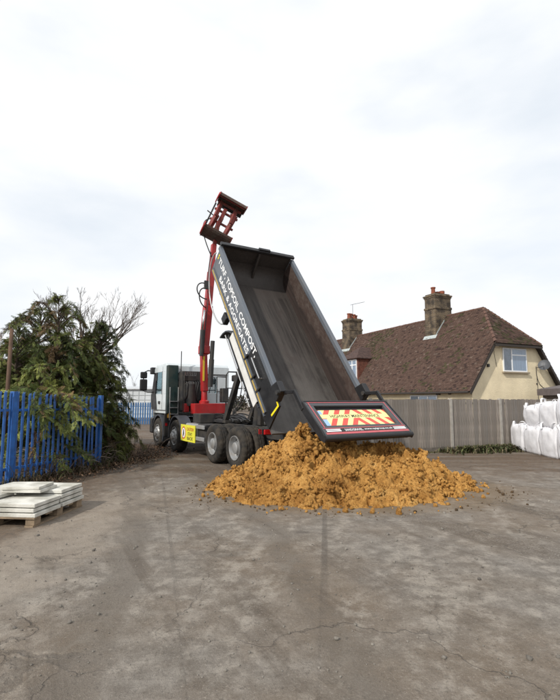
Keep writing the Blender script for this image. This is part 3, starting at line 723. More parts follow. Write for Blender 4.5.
# chassis
c = MB()
for y in (-0.43, 0.43): c.box((-1.25, y-0.04, 0.74), (7.2, y+0.04, 1.02))
c.build('chassis_rail', m_chas, lorry, bevel=0.006)
c = MB()
for x in (-1.2, 0.0, 0.68, 1.37, 2.4, 3.4, 4.53, 5.6): c.box((x-0.06,-0.385,0.78),(x+0.06,0.385,0.98))
c.build('cross_member', m_chas, lorry)
for x in (0.0, 1.37):
    a = MB(); a.tube([(x,-0.85,0.52),(x,0.85,0.52)], 0.085, 12); a.lathe([(0.02,0.16),(0.2,0.12),(0.235,0.0),(0.2,-0.12),(0.02,-0.18)], 16, 'x', Matrix.Translation((x,0,0.54)))
    for y in (-0.5,0.5): a.box((x-0.55,y-0.045,0.62),(x+0.55,y+0.045,0.72))
    a.build('rear_axle', m_chas, lorry)
for x in (4.529, 6.415):
    a = MB(); a.box((x-0.06,-0.95,0.42),(x+0.06,0.95,0.54))
    for y in (-0.43,0.43): a.box((x-0.8,y-0.04,0.60),(x+0.8,y+0.04,0.68))
    a.build('front_axle', m_chas, lorry)

# wheels
def tyre_obj(width=0.29):
    Ro = 0.525; h = width/2
    prof = [(0.30,h-0.03),(0.315,h-0.005),(0.36,h+0.012),(0.43,h+0.016),(0.475,h+0.004),(0.503,h-0.018),(Ro-0.004,h-0.045),(Ro,h-0.075),(Ro,h*0.30),(Ro-0.013,h*0.26),(Ro-0.013,h*0.16),(Ro,h*0.12)]
    prof = prof + [(r,-y) for r, y in reversed(prof)]
    n = 72
    def wob(i, k):
        j = min(i, len(prof)-1-i)
        if j in (5,6,7,8): return -0.014 if (k % 3) == 0 else 0.0
        if j == 11: return -0.010 if ((k+1) % 3) == 0 else 0.0
        return 0.0
    q = MB(); q.lathe(prof, n, 'y', wob=wob)
    return q
def rim_rear(width=0.29):
    h = width/2; q = MB()
    q.lathe([(0.305,h-0.03),(0.300,h+0.006),(0.284,h+0.006),(0.272,h-0.03),(0.262,h-0.10),(0.235,h-0.135),(0.19,h-0.118),(0.165,h-0.118)], 40, 'y')
    return q
def hub_rear(width=0.29):
    h = width/2; q = MB()
    q.lathe([(0.166,h-0.118),(0.150,h-0.085),(0.140,h-0.01),(0.105,h+0.012),(0.0,h+0.016)], 24, 'y')
    for i in range(10):
        t = 2*math.pi*i/10; cx, cz = 0.168*math.cos(t), 0.168*math.sin(t)
        q.lathe([(0.0,h-0.07),(0.016,h-0.07),(0.018,h-0.12)], 6, 'y', Matrix.Translation((cx,0,cz)))
    return q
def holes(width, depth, rr, n=8):
    h = width/2; q = MB()
    for i in range(n):
        t = 2*math.pi*(i+0.5)/n; cx, cz = rr*math.cos(t), rr*math.sin(t)
        q.lathe([(0.0,h+depth+0.004),(0.024,h+depth+0.003),(0.024,h+depth-0.02)], 10, 'y', Matrix.Translation((cx,0,cz)))
    return q
def rim_front(width=0.32):
    h = width/2; q = MB()
    q.lathe([(0.305,h-0.03),(0.300,h+0.004),(0.286,h+0.002),(0.27,h-0.05),(0.235,h-0.03),(0.20,h+0.025),(0.17,h+0.035)], 40, 'y'); return q
def hub_front(width=0.32):
    h = width/2; q = MB()
    q.lathe([(0.172,h+0.035),(0.13,h+0.037),(0.115,h+0.085),(0.06,h+0.10),(0.0,h+0.10)], 24, 'y')
    for i in range(10):
        t = 2*math.pi*i/10; cx, cz = 0.15*math.cos(t), 0.15*math.sin(t)
        q.lathe([(0.0,h+0.075),(0.013,h+0.075),(0.015,h+0.03)], 6, 'y', Matrix.Translation((cx,0,cz)))
    return q
def make_wheel(kind):
    w_ = 0.29 if kind == 'rear' else 0.32
    t = tyre_obj(w_).build('wheel', m_tyre, None, smooth=True, auto=True)
    if kind == 'rear':
        rm = rim_rear(w_).build('rim', m_rim, t, smooth=True, auto=True); hub_rear(w_).build('hub', m_rim, t, smooth=True, auto=True)
        holes(w_, -0.126, 0.222).build('rim_holes', m_blk, t)
    else:
        rm = rim_front(w_).build('rim', m_rim, t, smooth=True, auto=True); hub_front(w_).build('hub', m_rim, t, smooth=True, auto=True)
        holes(w_, -0.008, 0.225).build('rim_holes', m_blk, t)
    return t
WR, WF = make_wheel('rear'), make_wheel('front')
used = set()
def put_wheel(proto, x, y, flip):
    if id(proto) not in used: o = proto; used.add(id(proto)); o.parent = lorry
    else: o = copy_tree(proto, lorry)
    o.location = (x, y, 0.525); o.rotation_euler = (0, random.uniform(0,6.28), math.pi if flip else 0)
for x in (0.0, 1.37):
    for sgn in (1, -1):
        put_wheel(WR, x, sgn*1.105, sgn < 0); put_wheel(WR, x, sgn*0.775, sgn < 0)
for x in (4.529, 6.415):
    for sgn in (1, -1): put_wheel(WF, x, sgn*1.09, sgn < 0)

# side boxes, tank, sign, guards
for sgn in (1, -1):
    y0, y1 = (0.55, 1.16) if sgn > 0 else (-1.16, -0.55)
    MB().box((2.75,y0,0.45),(3.72,y1,0.98)).build('fuel_tank', m_alu, lorry, bevel=0.05)
    MB().box((2.05,y0,0.55),(2.68,y1,0.99)).build('battery_box', m_chas, lorry, bevel=0.02)
    for zz in (0.52, 0.86):
        MB().box((2.02,sgn*1.19,zz),(2.72,sgn*1.23,zz+0.11)).build('side_guard', m_alu, lorry, bevel=0.01)
sg = MB().box((2.62,1.245,0.44),(3.84,1.262,0.94)).build('warning_sign', mat('sign_yellow', (0.78,0.74,0.05), rough=0.45, dirt=0.2, dscale=8), lorry)
def left_text(body, x0, z0, w_, h_, y, m, name='lettering', parent=None, off=0.012):
    vs, fs = text_mb(body, w_, h_, off)
    MB().add([(x0-u, y, z0+v) for u, v in vs], fs).build(name, m, parent, fix=False)
m_sred = mat('sign_red', (0.55,0.05,0.03), rough=0.5); m_sblk = mat('sign_black', (0.02,0.02,0.02), rough=0.5)
left_text('CAUTION', 3.30, 0.765, 0.58, 0.10, 1.2655, m_sred, parent=sg)
left_text('STAY', 3.22, 0.625, 0.38, 0.10, 1.2655, m_sblk, parent=sg); left_text('BACK', 3.26, 0.49, 0.48, 0.10, 1.2655, m_sblk, parent=sg)
Mc = Matrix.Translation((3.58,1.264,0.69)) @ Matrix.Rotation(R(-90),4,'X')
MB().lathe([(0.0,0.0),(0.155,0.0)], 28, 'z', Mc).build('symbol_disc', m_lett, sg, fix=False)
rg = MB().lathe([(0.155,0.002),(0.19,0.002)], 28, 'z', Mc); rg.build('symbol_ring', m_sred, sg, fix=False)
q = MB().prism([(3.60,1.2665,0.79),(3.56,1.2665,0.79),(3.53,1.2665,0.68),(3.56,1.2665,0.57),(3.58,1.2665,0.65),(3.61,1.2665,0.57),(3.64,1.2665,0.60),(3.62,1.2665,0.70)], (0,0.0015,0)); q.build('symbol_figure', m_sblk, sg)

# mudguards over the two steering axles
def arch(x, r0, r1, a0, a1, y0, y1, n=14):
    q = MB(); out = [(x+r1*math.cos(t), r1*math.sin(t)+0.525) for t in [a0+(a1-a0)*i/n for i in range(n+1)]]
    inn = [(x+r0*math.cos(t), r0*math.sin(t)+0.525) for t in [a0+(a1-a0)*i/n for i in range(n+1)]]
    vs = [(a,y0,b) for a,b in out]+[(a,y1,b) for a,b in out]+[(a,y0,b) for a,b in inn]+[(a,y1,b) for a,b in inn]
    k = n+1; fs = []
    for i in range(n):
        fs += [(i,i+1,k+i+1,k+i),(2*k+i+1,2*k+i,3*k+i,3*k+i+1),(i+1,i,2*k+i,2*k+i+1),(k+i,k+i+1,3*k+i+1,3*k+i)]
    fs += [(0,k,3*k,2*k),(n,2*k+n,3*k+n,k+n)]
    return q.add(vs, fs)
m_mud = mat('mudguard_grey', (0.045,0.052,0.066), rough=0.5, dirt=0.6, dscale=4, dirtcol=(0.10,0.085,0.07))
for sgn in (1,-1):
    y0, y1 = sorted((sgn*0.86, sgn*1.24))
    arch(4.529, 0.62, 0.665, R(-8), R(176), y0, y1).build('mudguard', m_mud, lorry, smooth=True, auto=True)
    arch(6.415, 0.61, 0.66, R(20), R(205), y0, y1).build('mudguard', m_mud, lorry, smooth=True, auto=True)
    MB().box((5.58,y0+0.02,0.42),(5.72,y1,1.22)).build('step_box', m_chas, lorry, bevel=0.02)
    MB().box((5.565,sgn*1.20-0.05,0.80),(5.578,sgn*1.20+0.03,0.90)).build('side_lamp', m_lampr, lorry)
    MB().box((5.40,sgn*1.13-0.04,1.08),(5.56,sgn*1.13+0.04,1.38)).build('reflector', mat('amber', (0.75,0.36,0.02), rough=0.3), lorry)

# cab: shell of panels with real openings
cabx0, cabx1, CW, cz0, cz1 = 5.62, 7.40, 1.22, 1.12, 2.96
def cside(sgn):
    y0, y1 = sgn*CW, sgn*(CW-0.05)
    q = MB()
    q.prism([(cabx0,y0,1.35),(cabx1-0.12,y0,1.35),(cabx1-0.02,y0,1.92),(cabx0,y0,1.92)], (0,y1-y0,0))       # door lower
    q.prism([(cabx0,y0,1.923),(cabx0+0.48,y0,1.923),(cabx0+0.48,y0,2.72),(cabx0,y0,2.72)], (0,y1-y0,0))       # rear pillar
    q.prism([(cabx0,y0,2.723),(cabx1-0.32,y0,2.723),(cabx1-0.42,y0,cz1-0.05),(cabx0,y0,cz1-0.05)], (0,y1-y0,0)) # over the door
    return q
cab = MB()
cab.box((cabx0,-CW+0.051,cz0+0.2),(cabx0+0.05,CW-0.051,1.95)); cab.box((cabx0,-CW+0.051,2.55),(cabx0+0.05,CW-0.051,cz1-0.06))
cab.box((cabx0,-CW+0.051,1.953),(cabx0+0.05,-0.75,2.547)); cab.box((cabx0,0.75,1.953),(cabx0+0.05,CW-0.051,2.547))
cab.box((cabx0+0.055,-CW+0.055,1.22),(cabx1-0.15,CW-0.055,1.345))
cab_o = cab.build('cab', m_wcab, lorry, bevel=0.012)
for sgn in (1,-1):
    sd_ = cside(sgn).build('cab_side', m_wcab, cab_o)
    MB().box((cabx0+0.48,sgn*(CW-0.03),1.92),(cabx1-0.2,sgn*(CW-0.022),2.72)).build('side_window', glass_mat('cab_glass', (0.80,0.88,0.90), 0.15), cab_o)
    y = sgn*(CW+0.012)
    MB().box((6.25,y-0.012,1.56),(6.45,y+0.012,1.66)).build('door_handle', m_blk, cab_o)
    MB().box((6.62,y-0.011,2.42),(6.80,y+0.018,2.71)).build('wind_deflector', m_blk, cab_o)
    MB().prism([(6.62,sgn*(CW+0.004),1.352),(7.27,sgn*(CW+0.004),1.352),(7.37,sgn*(CW+0.004),1.92),(6.80,sgn*(CW+0.004),1.92)], (0,sgn*0.02,0)).build('corner_panel', m_bblk, cab_o)
    ya_, yb_ = sgn*CW, sgn*(CW-0.05)
    MB().prism([(cabx1-0.50,ya_,1.923),(cabx1-0.02,ya_,1.923),(cabx1-0.32,ya_,2.72),(cabx1-0.62,ya_,2.72)], (0,yb_-ya_,0)).build('windscreen_pillar', m_bblk, cab_o)
    MB().box((cabx0+0.46,sgn*(CW+0.003)-0.003,1.90),(cabx0+0.49,sgn*(CW+0.003)+0.003,2.74)).build('window_seal', m_blk, cab_o)
    MB().box((cabx0+0.40,sgn*(CW+0.002)-0.002,1.36),(cabx0+0.415,sgn*(CW+0.002)+0.002,2.90)).build('door_gap', m_blk, cab_o)
    # mirrors on tubular arms
    mk = MB(); yy = sgn*(CW+0.30)
    mk.tube([(7.08,sgn*CW,2.78),(7.36,sgn*(CW+0.16),2.83),(7.48,yy,2.76),(7.48,yy,2.05),(7.40,sgn*(CW+0.15),2.0),(7.2,sgn*CW,2.0)], 0.024, 8)
    mk.build('mirror_arm', m_blk, cab_o, smooth=True)
    MB().box((7.40,yy-0.14,2.06),(7.52,yy+0.14,2.50)).build('mirror', m_blk, cab_o, bevel=0.045)
    MB().box((7.41,yy-0.13,2.53),(7.51,yy+0.13,2.78)).build('mirror', m_blk, cab_o, bevel=0.04)
    MB().box((7.02,sgn*(CW+0.04)-0.09,2.68),(7.24,sgn*(CW+0.04)+0.09,2.94)).build('kerb_mirror', m_blk, cab_o, bevel=0.03)
rf = MB().prism([(cabx0,-CW+0.02,cz1-0.052),(cabx1-0.42,-CW+0.02,cz1-0.052),(cabx1-0.55,-CW+0.02,cz1+0.05),(cabx0+0.1,-CW+0.02,cz1+0.06)], (0,2*CW-0.04,0))
rf.build('cab_roof', m_wcab, cab_o, bevel=0.02)
MB().prism([(cabx1-0.06,-CW+0.08,1.95),(cabx1-0.06,CW-0.08,1.95),(cabx1-0.40,CW-0.08,cz1-0.08),(cabx1-0.40,-CW+0.08,cz1-0.08)], (0.015,0,0.006)).build('windscreen', glass_mat('cab_glass'), cab_o)
MB().prism([(cabx1-0.14,-CW+0.06,1.05),(cabx1,-CW+0.06,1.05),(cabx1+0.03,-CW+0.06,1.5),(cabx1-0.03,-CW+0.06,1.94),(cabx1-0.14,-CW+0.06,1.94)], (0,2*CW-0.12,0)).build('front_panel', m_wcab, cab_o, bevel=0.03)
MB().box((7.085,-1.23,0.45),(7.52,1.23,1.04)).build('bumper', m_bblk, cab_o, bevel=0.06)
for sgn in (1,-1): MB().box((7.51,sgn*0.95-0.16,0.72),(7.532,sgn*0.95+0.16,0.92)).build('headlight', m_chrome, cab_o)
MB().box((cabx0-0.012,-1.15,2.62),(cabx0-0.002,1.15,2.66)).build('rear_seam', m_chas, cab_o)
MB().box((cabx0+0.02,-0.75,1.95),(cabx0+0.03,0.75,2.55)).build('rear_window', glass_mat('cab_glass'), cab_o)
for y in (-0.45, 0.5):
    s_ = MB().box((6.2,y-0.25,1.36),(6.7,y+0.25,1.62)); s_.box((6.1,y-0.24,1.6),(6.26,y+0.24,2.3)); s_.box((6.12,y-0.13,2.33),(6.22,y+0.13,2.55)); s_.build('seat', m_chas, cab_o, bevel=0.04)
m_dgreen = mat('intake_dark_green', (0.012,0.034,0.034), rough=0.45, dirt=0.25, dscale=3)
for y0, y1 in ((0.84,1.225),): MB().box((5.40,y0,1.22),(5.612,y1,2.93)).build('air_intake', m_dgreen, cab_o, bevel=0.03)
st = MB()
for z in (1.2,1.42,1.64): st.box((5.28,0.86,z),(5.40,1.16,z+0.025))
for y in (0.86,1.16): st.tube([(5.33,y,1.0),(5.33,y,2.15)], 0.018, 6)
st.build('access_step', m_alu, cab_o)
MB().tube([(5.5,0.72,2.0),(5.5,0.72,3.45)], 0.017, 6).build('beacon_pole', m_chas, cab_o)
# machinery between cab and crane
eq = MB(); eq.box((5.12,-0.05,1.30),(5.5,0.82,2.72)); eq.build('air_filter_housing', m_chas, lorry, bevel=0.05)
eq = MB(); eq.lathe([(0.0,0.0),(0.19,0.0),(0.2,0.05),(0.2,0.75),(0.12,0.85),(0.0,0.85)], 18, 'z', Matrix.Translation((4.98,0.55,1.5))); eq.build('exhaust_silencer', m_chas, lorry, smooth=True, auto=True)
eq = MB(); eq.box((4.92,0.35,2.36),(5.08,0.78,2.55)); eq.build('valve_block', m_chas, lorry, bevel=0.02)
for i in range(9):
    y = 0.06+i*0.085; l = random.uniform(0.1,0.3)
    MB().tube([(4.96,y,2.36),(4.86-random.uniform(0,.08),y,2.3),(4.84,y+random.uniform(-.1,.1),2.1-l),(4.93,y+random.uniform(-.2,.2),1.6)], 0.019, 6).build('hydraulic_hose', m_hose, lorry, smooth=True)
for i in range(7):
    y = 0.35+i*0.065
    MB().tube([(4.99,y,2.55),(4.97,y,2.70)], 0.010, 5).build('control_lever', m_chrome, lorry)
MB().box((4.86,0.62,1.28),(5.02,0.80,1.58)).build('hydraulic_unit', m_red, lorry, bevel=0.02)
fr = MB()
fr.tube([(4.9,-0.02,1.3),(4.9,-0.02,2.68),(4.9,0.80,2.68),(4.9,0.80,1.3)], 0.022, 6); fr.build('hose_frame', m_chas, lorry)

# crane
CX = 4.55
cb = MB().box((CX-0.2,-0.60,1.23),(CX+0.2,0.62,1.58)); cr = cb.build('crane_base', m_red, lorry, bevel=0.02)
MB().box((CX-0.28,-0.48,1.02),(CX+0.28,0.48,1.228)).build('crane_subframe', m_chas, lorry)
MB().lathe([(0.17,1.582),(0.17,1.66),(0.11,1.70),(0.10,2.0),(0.09,2.05)], 20, 'z', Matrix.Translation((CX,0.2,0))).build('slew_column', m_red, lorry, smooth=True, auto=True)
b0 = Vector((CX,0.2,2.0)); b1 = Vector((CX,0.26,3.35)); b2 = Vector((CX,-0.06,7.28))
MB().bar(b0, b1, 0.20, 0.24, up=(1,0,0)).build('crane_column', m_red, lorry, bevel=0.02)
MB().box((CX-0.135,0.262,2.35),(CX-0.122,0.325,3.2)).build('warning_stripe', m_yel, lorry)
bm_ = MB(); d_ = (b2-b1)
bm_.bar(b1-d_*0.02, b1+d_*0.42, 0.29, 0.27, up=(1,0,0)); bo = bm_.build('crane_boom', m_red, lorry, bevel=0.02)
MB().bar(b1+d_*0.38, b1+d_*0.74, 0.23, 0.22, up=(1,0,0)).build('boom_section', m_red, bo, bevel=0.015)
MB().bar(b1+d_*0.70, b2, 0.17, 0.17, up=(1,0,0)).build('boom_section', m_red, bo, bevel=0.012)
MB().box((CX-0.17,0.08,3.28),(CX+0.17,0.40,3.58)).build('boom_joint', m_red, bo, bevel=0.03)
rm = MB(); rm.tube([(CX-0.16,0.06,2.15),(CX-0.16,0.02,3.1)], 0.09, 12); rm.build('lift_cylinder', m_chas, bo, smooth=True, auto=True)
MB().tube([(CX-0.16,0.02,3.1),(CX-0.16,-0.01,3.75)], 0.075, 10).build('lift_cylinder', m_chas, bo, smooth=True, auto=True)
rm = MB(); rm.tube([(CX-0.2,0.42,3.2),(CX-0.2,0.40,4.1)], 0.07, 10); rm.build('jib_cylinder', m_chas, bo, smooth=True, auto=True)
MB().tube([(CX-0.2,0.40,4.1),(CX-0.2,0.33,4.8)], 0.04, 8).build('cylinder_rod', m_chrome, bo, smooth=True)
def loop_hose(pts, r=0.022): return MB().tube(pts, r, 7).build('hose', m_hose, bo, smooth=True)
def bez(p, n=14):
    p = [Vector(x) for x in p]; out = []
    for i in range(n+1):
        t = i/n; q = p
        while len(q) > 1: q = [q[k].lerp(q[k+1], t) for k in range(len(q)-1)]
        out.append(q[0])
    return out
loop_hose(bez([(CX-0.18,0.3,5.75),(CX-0.2,0.75,5.85),(CX-0.2,0.72,5.2),(CX-0.18,0.25,5.2)]))
loop_hose(bez([(CX-0.12,0.3,5.6),(CX-0.2,0.62,5.6),(CX-0.2,0.6,5.0),(CX-0.18,0.28,4.9)]))
loop_hose(bez([(CX-0.2,0.2,5.2),(CX-0.2,0.28,4.5),(CX-0.2,0.32,4.0),(CX-0.2,0.34,3.3)]), 0.018)
loop_hose(bez([(CX-0.2,0.12,6.9),(CX-0.2,0.22,6.3),(CX-0.2,0.22,6.0),(CX-0.2,0.25,5.7)]), 0.018)
MB().box((CX-0.25,0.2,5.55),(CX-0.16,0.36,5.85)).build('hose_clamp', m_chas, bo, bevel=0.01)

# clamshell grab parked open above the boom tip
gx = Vector((-0.22,-0.88,-0.40)).normalized()             # along the jaws (towards the lorry's right, drooping)
gy0 = Vector((-0.12,-0.22,0.95)); gy = (gy0 - gx*gy0.dot(gx)).normalized()   # from lower to upper jaw
gz = gx.cross(gy)
if gz.x > 0: gz = -gz                                     # towards the viewer
GO = Vector((CX, 0.02, 8.40))
GM = Matrix.Translation(GO) @ Matrix((( gx.x,gy.x,gz.x,0),(gx.y,gy.y,gz.y,0),(gx.z,gy.z,gz.z,0),(0,0,0,1)))
GL = 1.02
def gpoly(pts, x0, x1, m, name, parent, bevel=0.0):
    q = MB().prism([(x0,a,b) for a,b in pts], (x1-x0,0,0), GM); return q.build(name, m, parent, bevel=bevel)
def jaw(yc, sgn, kk=1.0):
    """curved shell: open towards the other jaw; section in (y,z)"""
    n = 10; r0, r1 = 0.31*kk, 0.34*kk
    arc = [(R(-70)+R(160)*i/n) for i in range(n+1)]
    sec_o = [(yc + sgn*(r1*math.cos(t)*0.62), r1*math.sin(t)*1.3) for t in arc]
    sec_i = [(yc + sgn*(r0*math.cos(t)*0.62), r0*math.sin(t)*1.3) for t in arc]
    q = MB().prism([(-0.04,a,b) for a,b in sec_o] + [(-0.04,a,b) for a,b in reversed(sec_i)], (GL,0,0), GM)
    j = q.build('grab_jaw', m_grabm, grab, bevel=0.0)
    for x0 in (-0.075, GL-0.04):
        pl = [(a,b) for a,b in [(yc + sgn*(0.35*kk*math.cos(t)*0.64), 0.35*kk*math.sin(t)*1.32) for t in arc]]
        gpoly(pl, x0, x0+0.035, m_redd, 'jaw_side_plate', j)
    MB().lathe([(0.0,-0.115),(0.19*kk,-0.115),(0.215*kk,-0.10),(0.215*kk,-0.078)], 20, 'x', GM @ Matrix.Translation((0,yc+sgn*0.02,0.05))).build('end_disc', m_red, j, smooth=True, auto=True)
    gpoly([(yc+sgn*0.05,-0.35),(yc-sgn*0.10,-0.40),(yc-sgn*0.10,-0.37),(yc+sgn*0.05,-0.31)], -0.02, GL-0.06, m_chas, 'cutting_edge', j)
    gpoly([(yc-sgn*0.02,0.30),(yc+sgn*0.05,0.30),(yc+sgn*0.05,0.36),(yc-sgn*0.02,0.36)], -0.02, GL-0.06, m_redd, 'jaw_rib', j)
    return j
grab = MB().box((0.28,-0.42,-0.06),(0.42,0.40,0.10), GM).build('grab', m_redd, lorry, bevel=0.015)
jaw(0.64, 1); jaw(-0.60, -1, 1.2)
for x in (0.10, 0.70):
    q = MB(); q.bar(GM @ Vector((x,-0.60,0.0)), GM @ Vector((x+0.03,-0.05,0.16)), 0.12, 0.13); q.build('grab_arm', m_redd, grab, bevel=0.01)
    q = MB(); q.bar(GM @ Vector((x+0.03,-0.05,0.16)), GM @ Vector((x,0.60,0.0)), 0.12, 0.13); q.build('grab_arm', m_redd, grab, bevel=0.01)
MB().prism([(0.62,-0.5,0.02),(0.80,-0.5,0.02),(0.86,0.35,0.02),(0.56,0.35,0.02),(0.70,0.02,0.02)], (0,0,0.05), GM).build('gusset_plate', m_redd, grab)
MB().prism([(0.02,-0.45,0.02),(0.22,-0.45,0.02),(0.26,0.05,0.02),(0.10,0.12,0.02)], (0,0,0.05), GM).build('gusset_plate', m_redd, grab)
MB().tube([GM @ Vector((0.35,-0.45,-0.16)), GM @ Vector((0.35,0.12,-0.16))], 0.085, 12).build('grab_cylinder', m_chas, grab, smooth=True, auto=True)
MB().tube([GM @ Vector((0.35,0.10,-0.16)), GM @ Vector((0.35,0.46,-0.16))], 0.045, 10).build('cylinder_rod', m_chrome, grab, smooth=True, auto=True)
for yy in (0.56, 0.26, -0.52, -0.16): MB().box((-0.02,yy-0.035,-0.05),(GL-0.12,yy+0.035,0.04), GM).build('cross_bar', m_redd, grab, bevel=0.01)
MB().tube([GM @ Vector((-0.06,-0.55,-0.12)), GM @ Vector((-0.07,0.50,-0.12))], 0.03, 8).build('tie_rod', m_chas, grab, smooth=True)
MB().tube([GM @ Vector((-0.22,0.08,-0.1)), GM @ Vector((0.1,0.02,-0.1))], 0.02, 6).build('pin', m_chas, grab)
MB().bar(b2-Vector((0,0,0.15)), GM @ Vector((0.30,-0.15,0.10)), 0.13, 0.13).build('rotator_link', m_redd, grab, bevel=0.02)
loop_hose(bez([b2+Vector((-0.1,0.12,-0.5)), GM @ Vector((-0.3,-0.6,-0.1)), GM @ Vector((-0.25,-0.2,-0.15)), GM @ Vector((0.1,-0.1,-0.1))]), 0.02)

# tubular guard frame behind the crane
of = MB(); ox = 3.95
of.tube([(ox,-0.34,1.05),(ox,-0.34,2.55),(ox,-0.42,2.66),(ox,-1.32,2.66),(ox,-1.42,2.55),(ox,-1.42,1.05)], 0.024, 7)
of.tube([(ox,-0.34,2.1),(ox,-1.42,2.1)], 0.02, 6); of.tube([(ox,-0.72,1.05),(ox,-0.72,2.66)], 0.02, 6)
of.tube([(ox,0.0,1.6),(ox,0.0,2.48),(ox,-0.34,2.48)], 0.02, 6); of.tube([(ox,0.0,1.98),(ox,-0.34,1.98)], 0.016, 6)
of.build('guard_frame', m_chas, lorry, smooth=True, auto=True)
MB().box((ox-0.18,-1.36,2.34),(ox+0.2,-0.62,2.56)).build('oil_cooler', m_chas, lorry, bevel=0.04)
MB().box((ox-0.05,-0.42,1.62),(ox+0.2,-0.18,2.1)).build('control_box', m_chas, lorry, bevel=0.03)
for i in range(4): MB().tube(bez([(ox,-1.2+i*0.15,2.36),(ox-0.2,-1.25+i*0.16,1.9),(ox+0.1,-1.0+i*0.12,1.6),(ox,-0.6,1.15)]), 0.018, 6).build('hydraulic_hose', m_hose, lorry, smooth=True)
for i in range(5): MB().tube(bez([(4.3,0.5-i*0.2,1.1),(3.6,0.7-i*0.25,1.15),(3.2,0.4-i*0.2,1.02),(2.4,0.3-i*0.1,1.08)]), 0.024, 6).build('hydraulic_hose', m_hose, lorry, smooth=True)

# ------------------------------------------------------------------ tipping body (local: x along the floor, z away from it)
TH = 0.925; BL, BW, BH = 5.20, 1.185, 0.87
b = MB(); b.prism([(-0.46,-BW+0.05,0.0),(BL,-BW+0.05,0.0),(BL,BW-0.05,0.0),(-0.46,BW-0.05,0.0)], (0,0,0.05))
body = b.build('tipper_body', m_inner, lorry)
body.location = (-1.33, 0, 1.31); body.rotation_euler = (0, -TH, 0)
for y in (-0.43, 0.43): MB().box((-0.1,y-0.06,-0.24),(5.0,y+0.06,-0.005)).build('body_runner', m_chas, body)
for i in range(9): MB().box((0.2+i*0.58,-1.1,-0.12),(0.28+i*0.58,1.1,-0.004)).build('floor_bearer', m_chas, body)
for sgn in (1, -1):
    y0 = sgn*BW
    f_ = MB().prism([(1.62,y0,0.06),(BL-0.03,y0,0.06),(BL,y0,BH-0.12),(1.62,y0,BH-0.12)], (0,-sgn*0.045,0)); f_.build('side_panel', m_gblue, body)
    f_ = MB().prism([(-0.10,y0,-0.02),(1.618,y0,-0.02),(1.618,y0,BH-0.12),(-0.02,y0,BH-0.12),(-0.20,y0,BH-0.16),(-0.34,y0,0.05)], (0,-sgn*0.045,0)); f_.build('side_panel', m_bblk, body)  # rear stretch in black: shade on the grey-blue side put into the colour
    yin = sgn*(BW-0.048)
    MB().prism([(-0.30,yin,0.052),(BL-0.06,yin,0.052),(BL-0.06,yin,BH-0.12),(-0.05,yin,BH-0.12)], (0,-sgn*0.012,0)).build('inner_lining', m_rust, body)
    MB().box((0.05,y0-0.055,BH-0.118),(BL,y0+0.055,BH)).build('top_rail', m_gblue, body, bevel=0.018)
    MB().box((-0.02,y0+sgn*0.002,0.06),(BL-0.1,y0+sgn*0.03,0.10)).build('lower_rail', m_gblue, body)
    MB().box((0.04,y0+sgn*0.031,0.105),(BL-0.15,y0+sgn*0.036,0.15)).build('marking_tape', m_tape2, body)
    MB().box((0.02,y0+sgn*0.002,0.10),(BL-0.12,y0+sgn*0.030,0.19)).build('lower_rail', m_gblue, body)
    # mudguard carried by the body over the rear wheels
    ya, yb = sorted((sgn*0.66, sgn*(BW+0.02)))
    pts = [(0.30,-0.03),(2.55,-0.03),(2.72,-0.06),(2.88,-0.15),(3.00,-0.29),(3.08,-0.46),(3.12,-0.66)]
    sec = [(a,ya,c_) for a,c_ in pts] + [(a-(0.03 if k_ > 2 else 0.0),ya,c_-(0.03 if k_ <= 3 else 0.012)) for k_,(a,c_) in reversed(list(enumerate(pts)))]
    MB().prism(sec, (0,yb-ya,0)).build('rear_mudguard', m_mud, body)
    MB().box((0.42,yb+0.004 if sgn>0 else ya-0.024,-0.185),(2.62,yb+0.024 if sgn>0 else ya-0.004,0.035)).build('side_skirt', mat('skirt_white', (0.68,0.68,0.66), rough=0.5, dirt=0.3, dscale=3), body)
    MB().box((0.50,yb-0.03 if sgn>0 else ya,-0.30),(2.78,yb if sgn>0 else ya+0.03,-0.20)).build('skirt_trim', m_bblk, body)
    MB().tube([(0.55,y0+sgn*0.02,-0.36),(2.9,y0+sgn*0.02,-0.36)], 0.018, 6).build('skirt_rod', m_alu, body)
    # grab handle, hinge post
    MB().tube([(1.36,y0+sgn*0.005,0.47),(1.36,y0+sgn*0.07,0.47),(0.74,y0+sgn*0.07,0.47),(0.74,y0+sgn*0.005,0.47)], 0.02, 7).build('grab_handle', m_chrome, body)
    for xx in (1.62, 1.0, 0.62): MB().box((xx-0.03,y0+sgn*0.001,0.10),(xx+0.03,y0+sgn*0.045,0.30)).build('latch', m_bblk, body, bevel=0.008)
    MB().prism([(-0.12,y0-0.07,BH-0.14),(0.30,y0-0.07,BH-0.14),(0.22,y0-0.07,BH+0.16),(-0.06,y0-0.07,BH+0.16)], (0,0.14,0)).build('hinge_post', m_bblk, body, bevel=0.02)
    MB().tube([(-0.02,y0-0.12,BH+0.07),(-0.02,y0+0.12,BH+0.07)], 0.05, 12).build('hinge_pin', m_chas, body, smooth=True, auto=True)
    MB().prism([(0.02,y0+sgn*0.003,BH-0.13),(-0.04,y0+sgn*0.003,BH-0.13),(-0.20,y0+sgn*0.003,BH-0.18),(-0.20,y0+sgn*0.003,BH-0.55),(-0.15,y0+sgn*0.003,BH-0.55),(-0.15,y0+sgn*0.003,BH-0.22),(0.02,y0+sgn*0.003,BH-0.19)], (0,sgn*0.004,0)).build('reflective_tape', m_ytape, body)
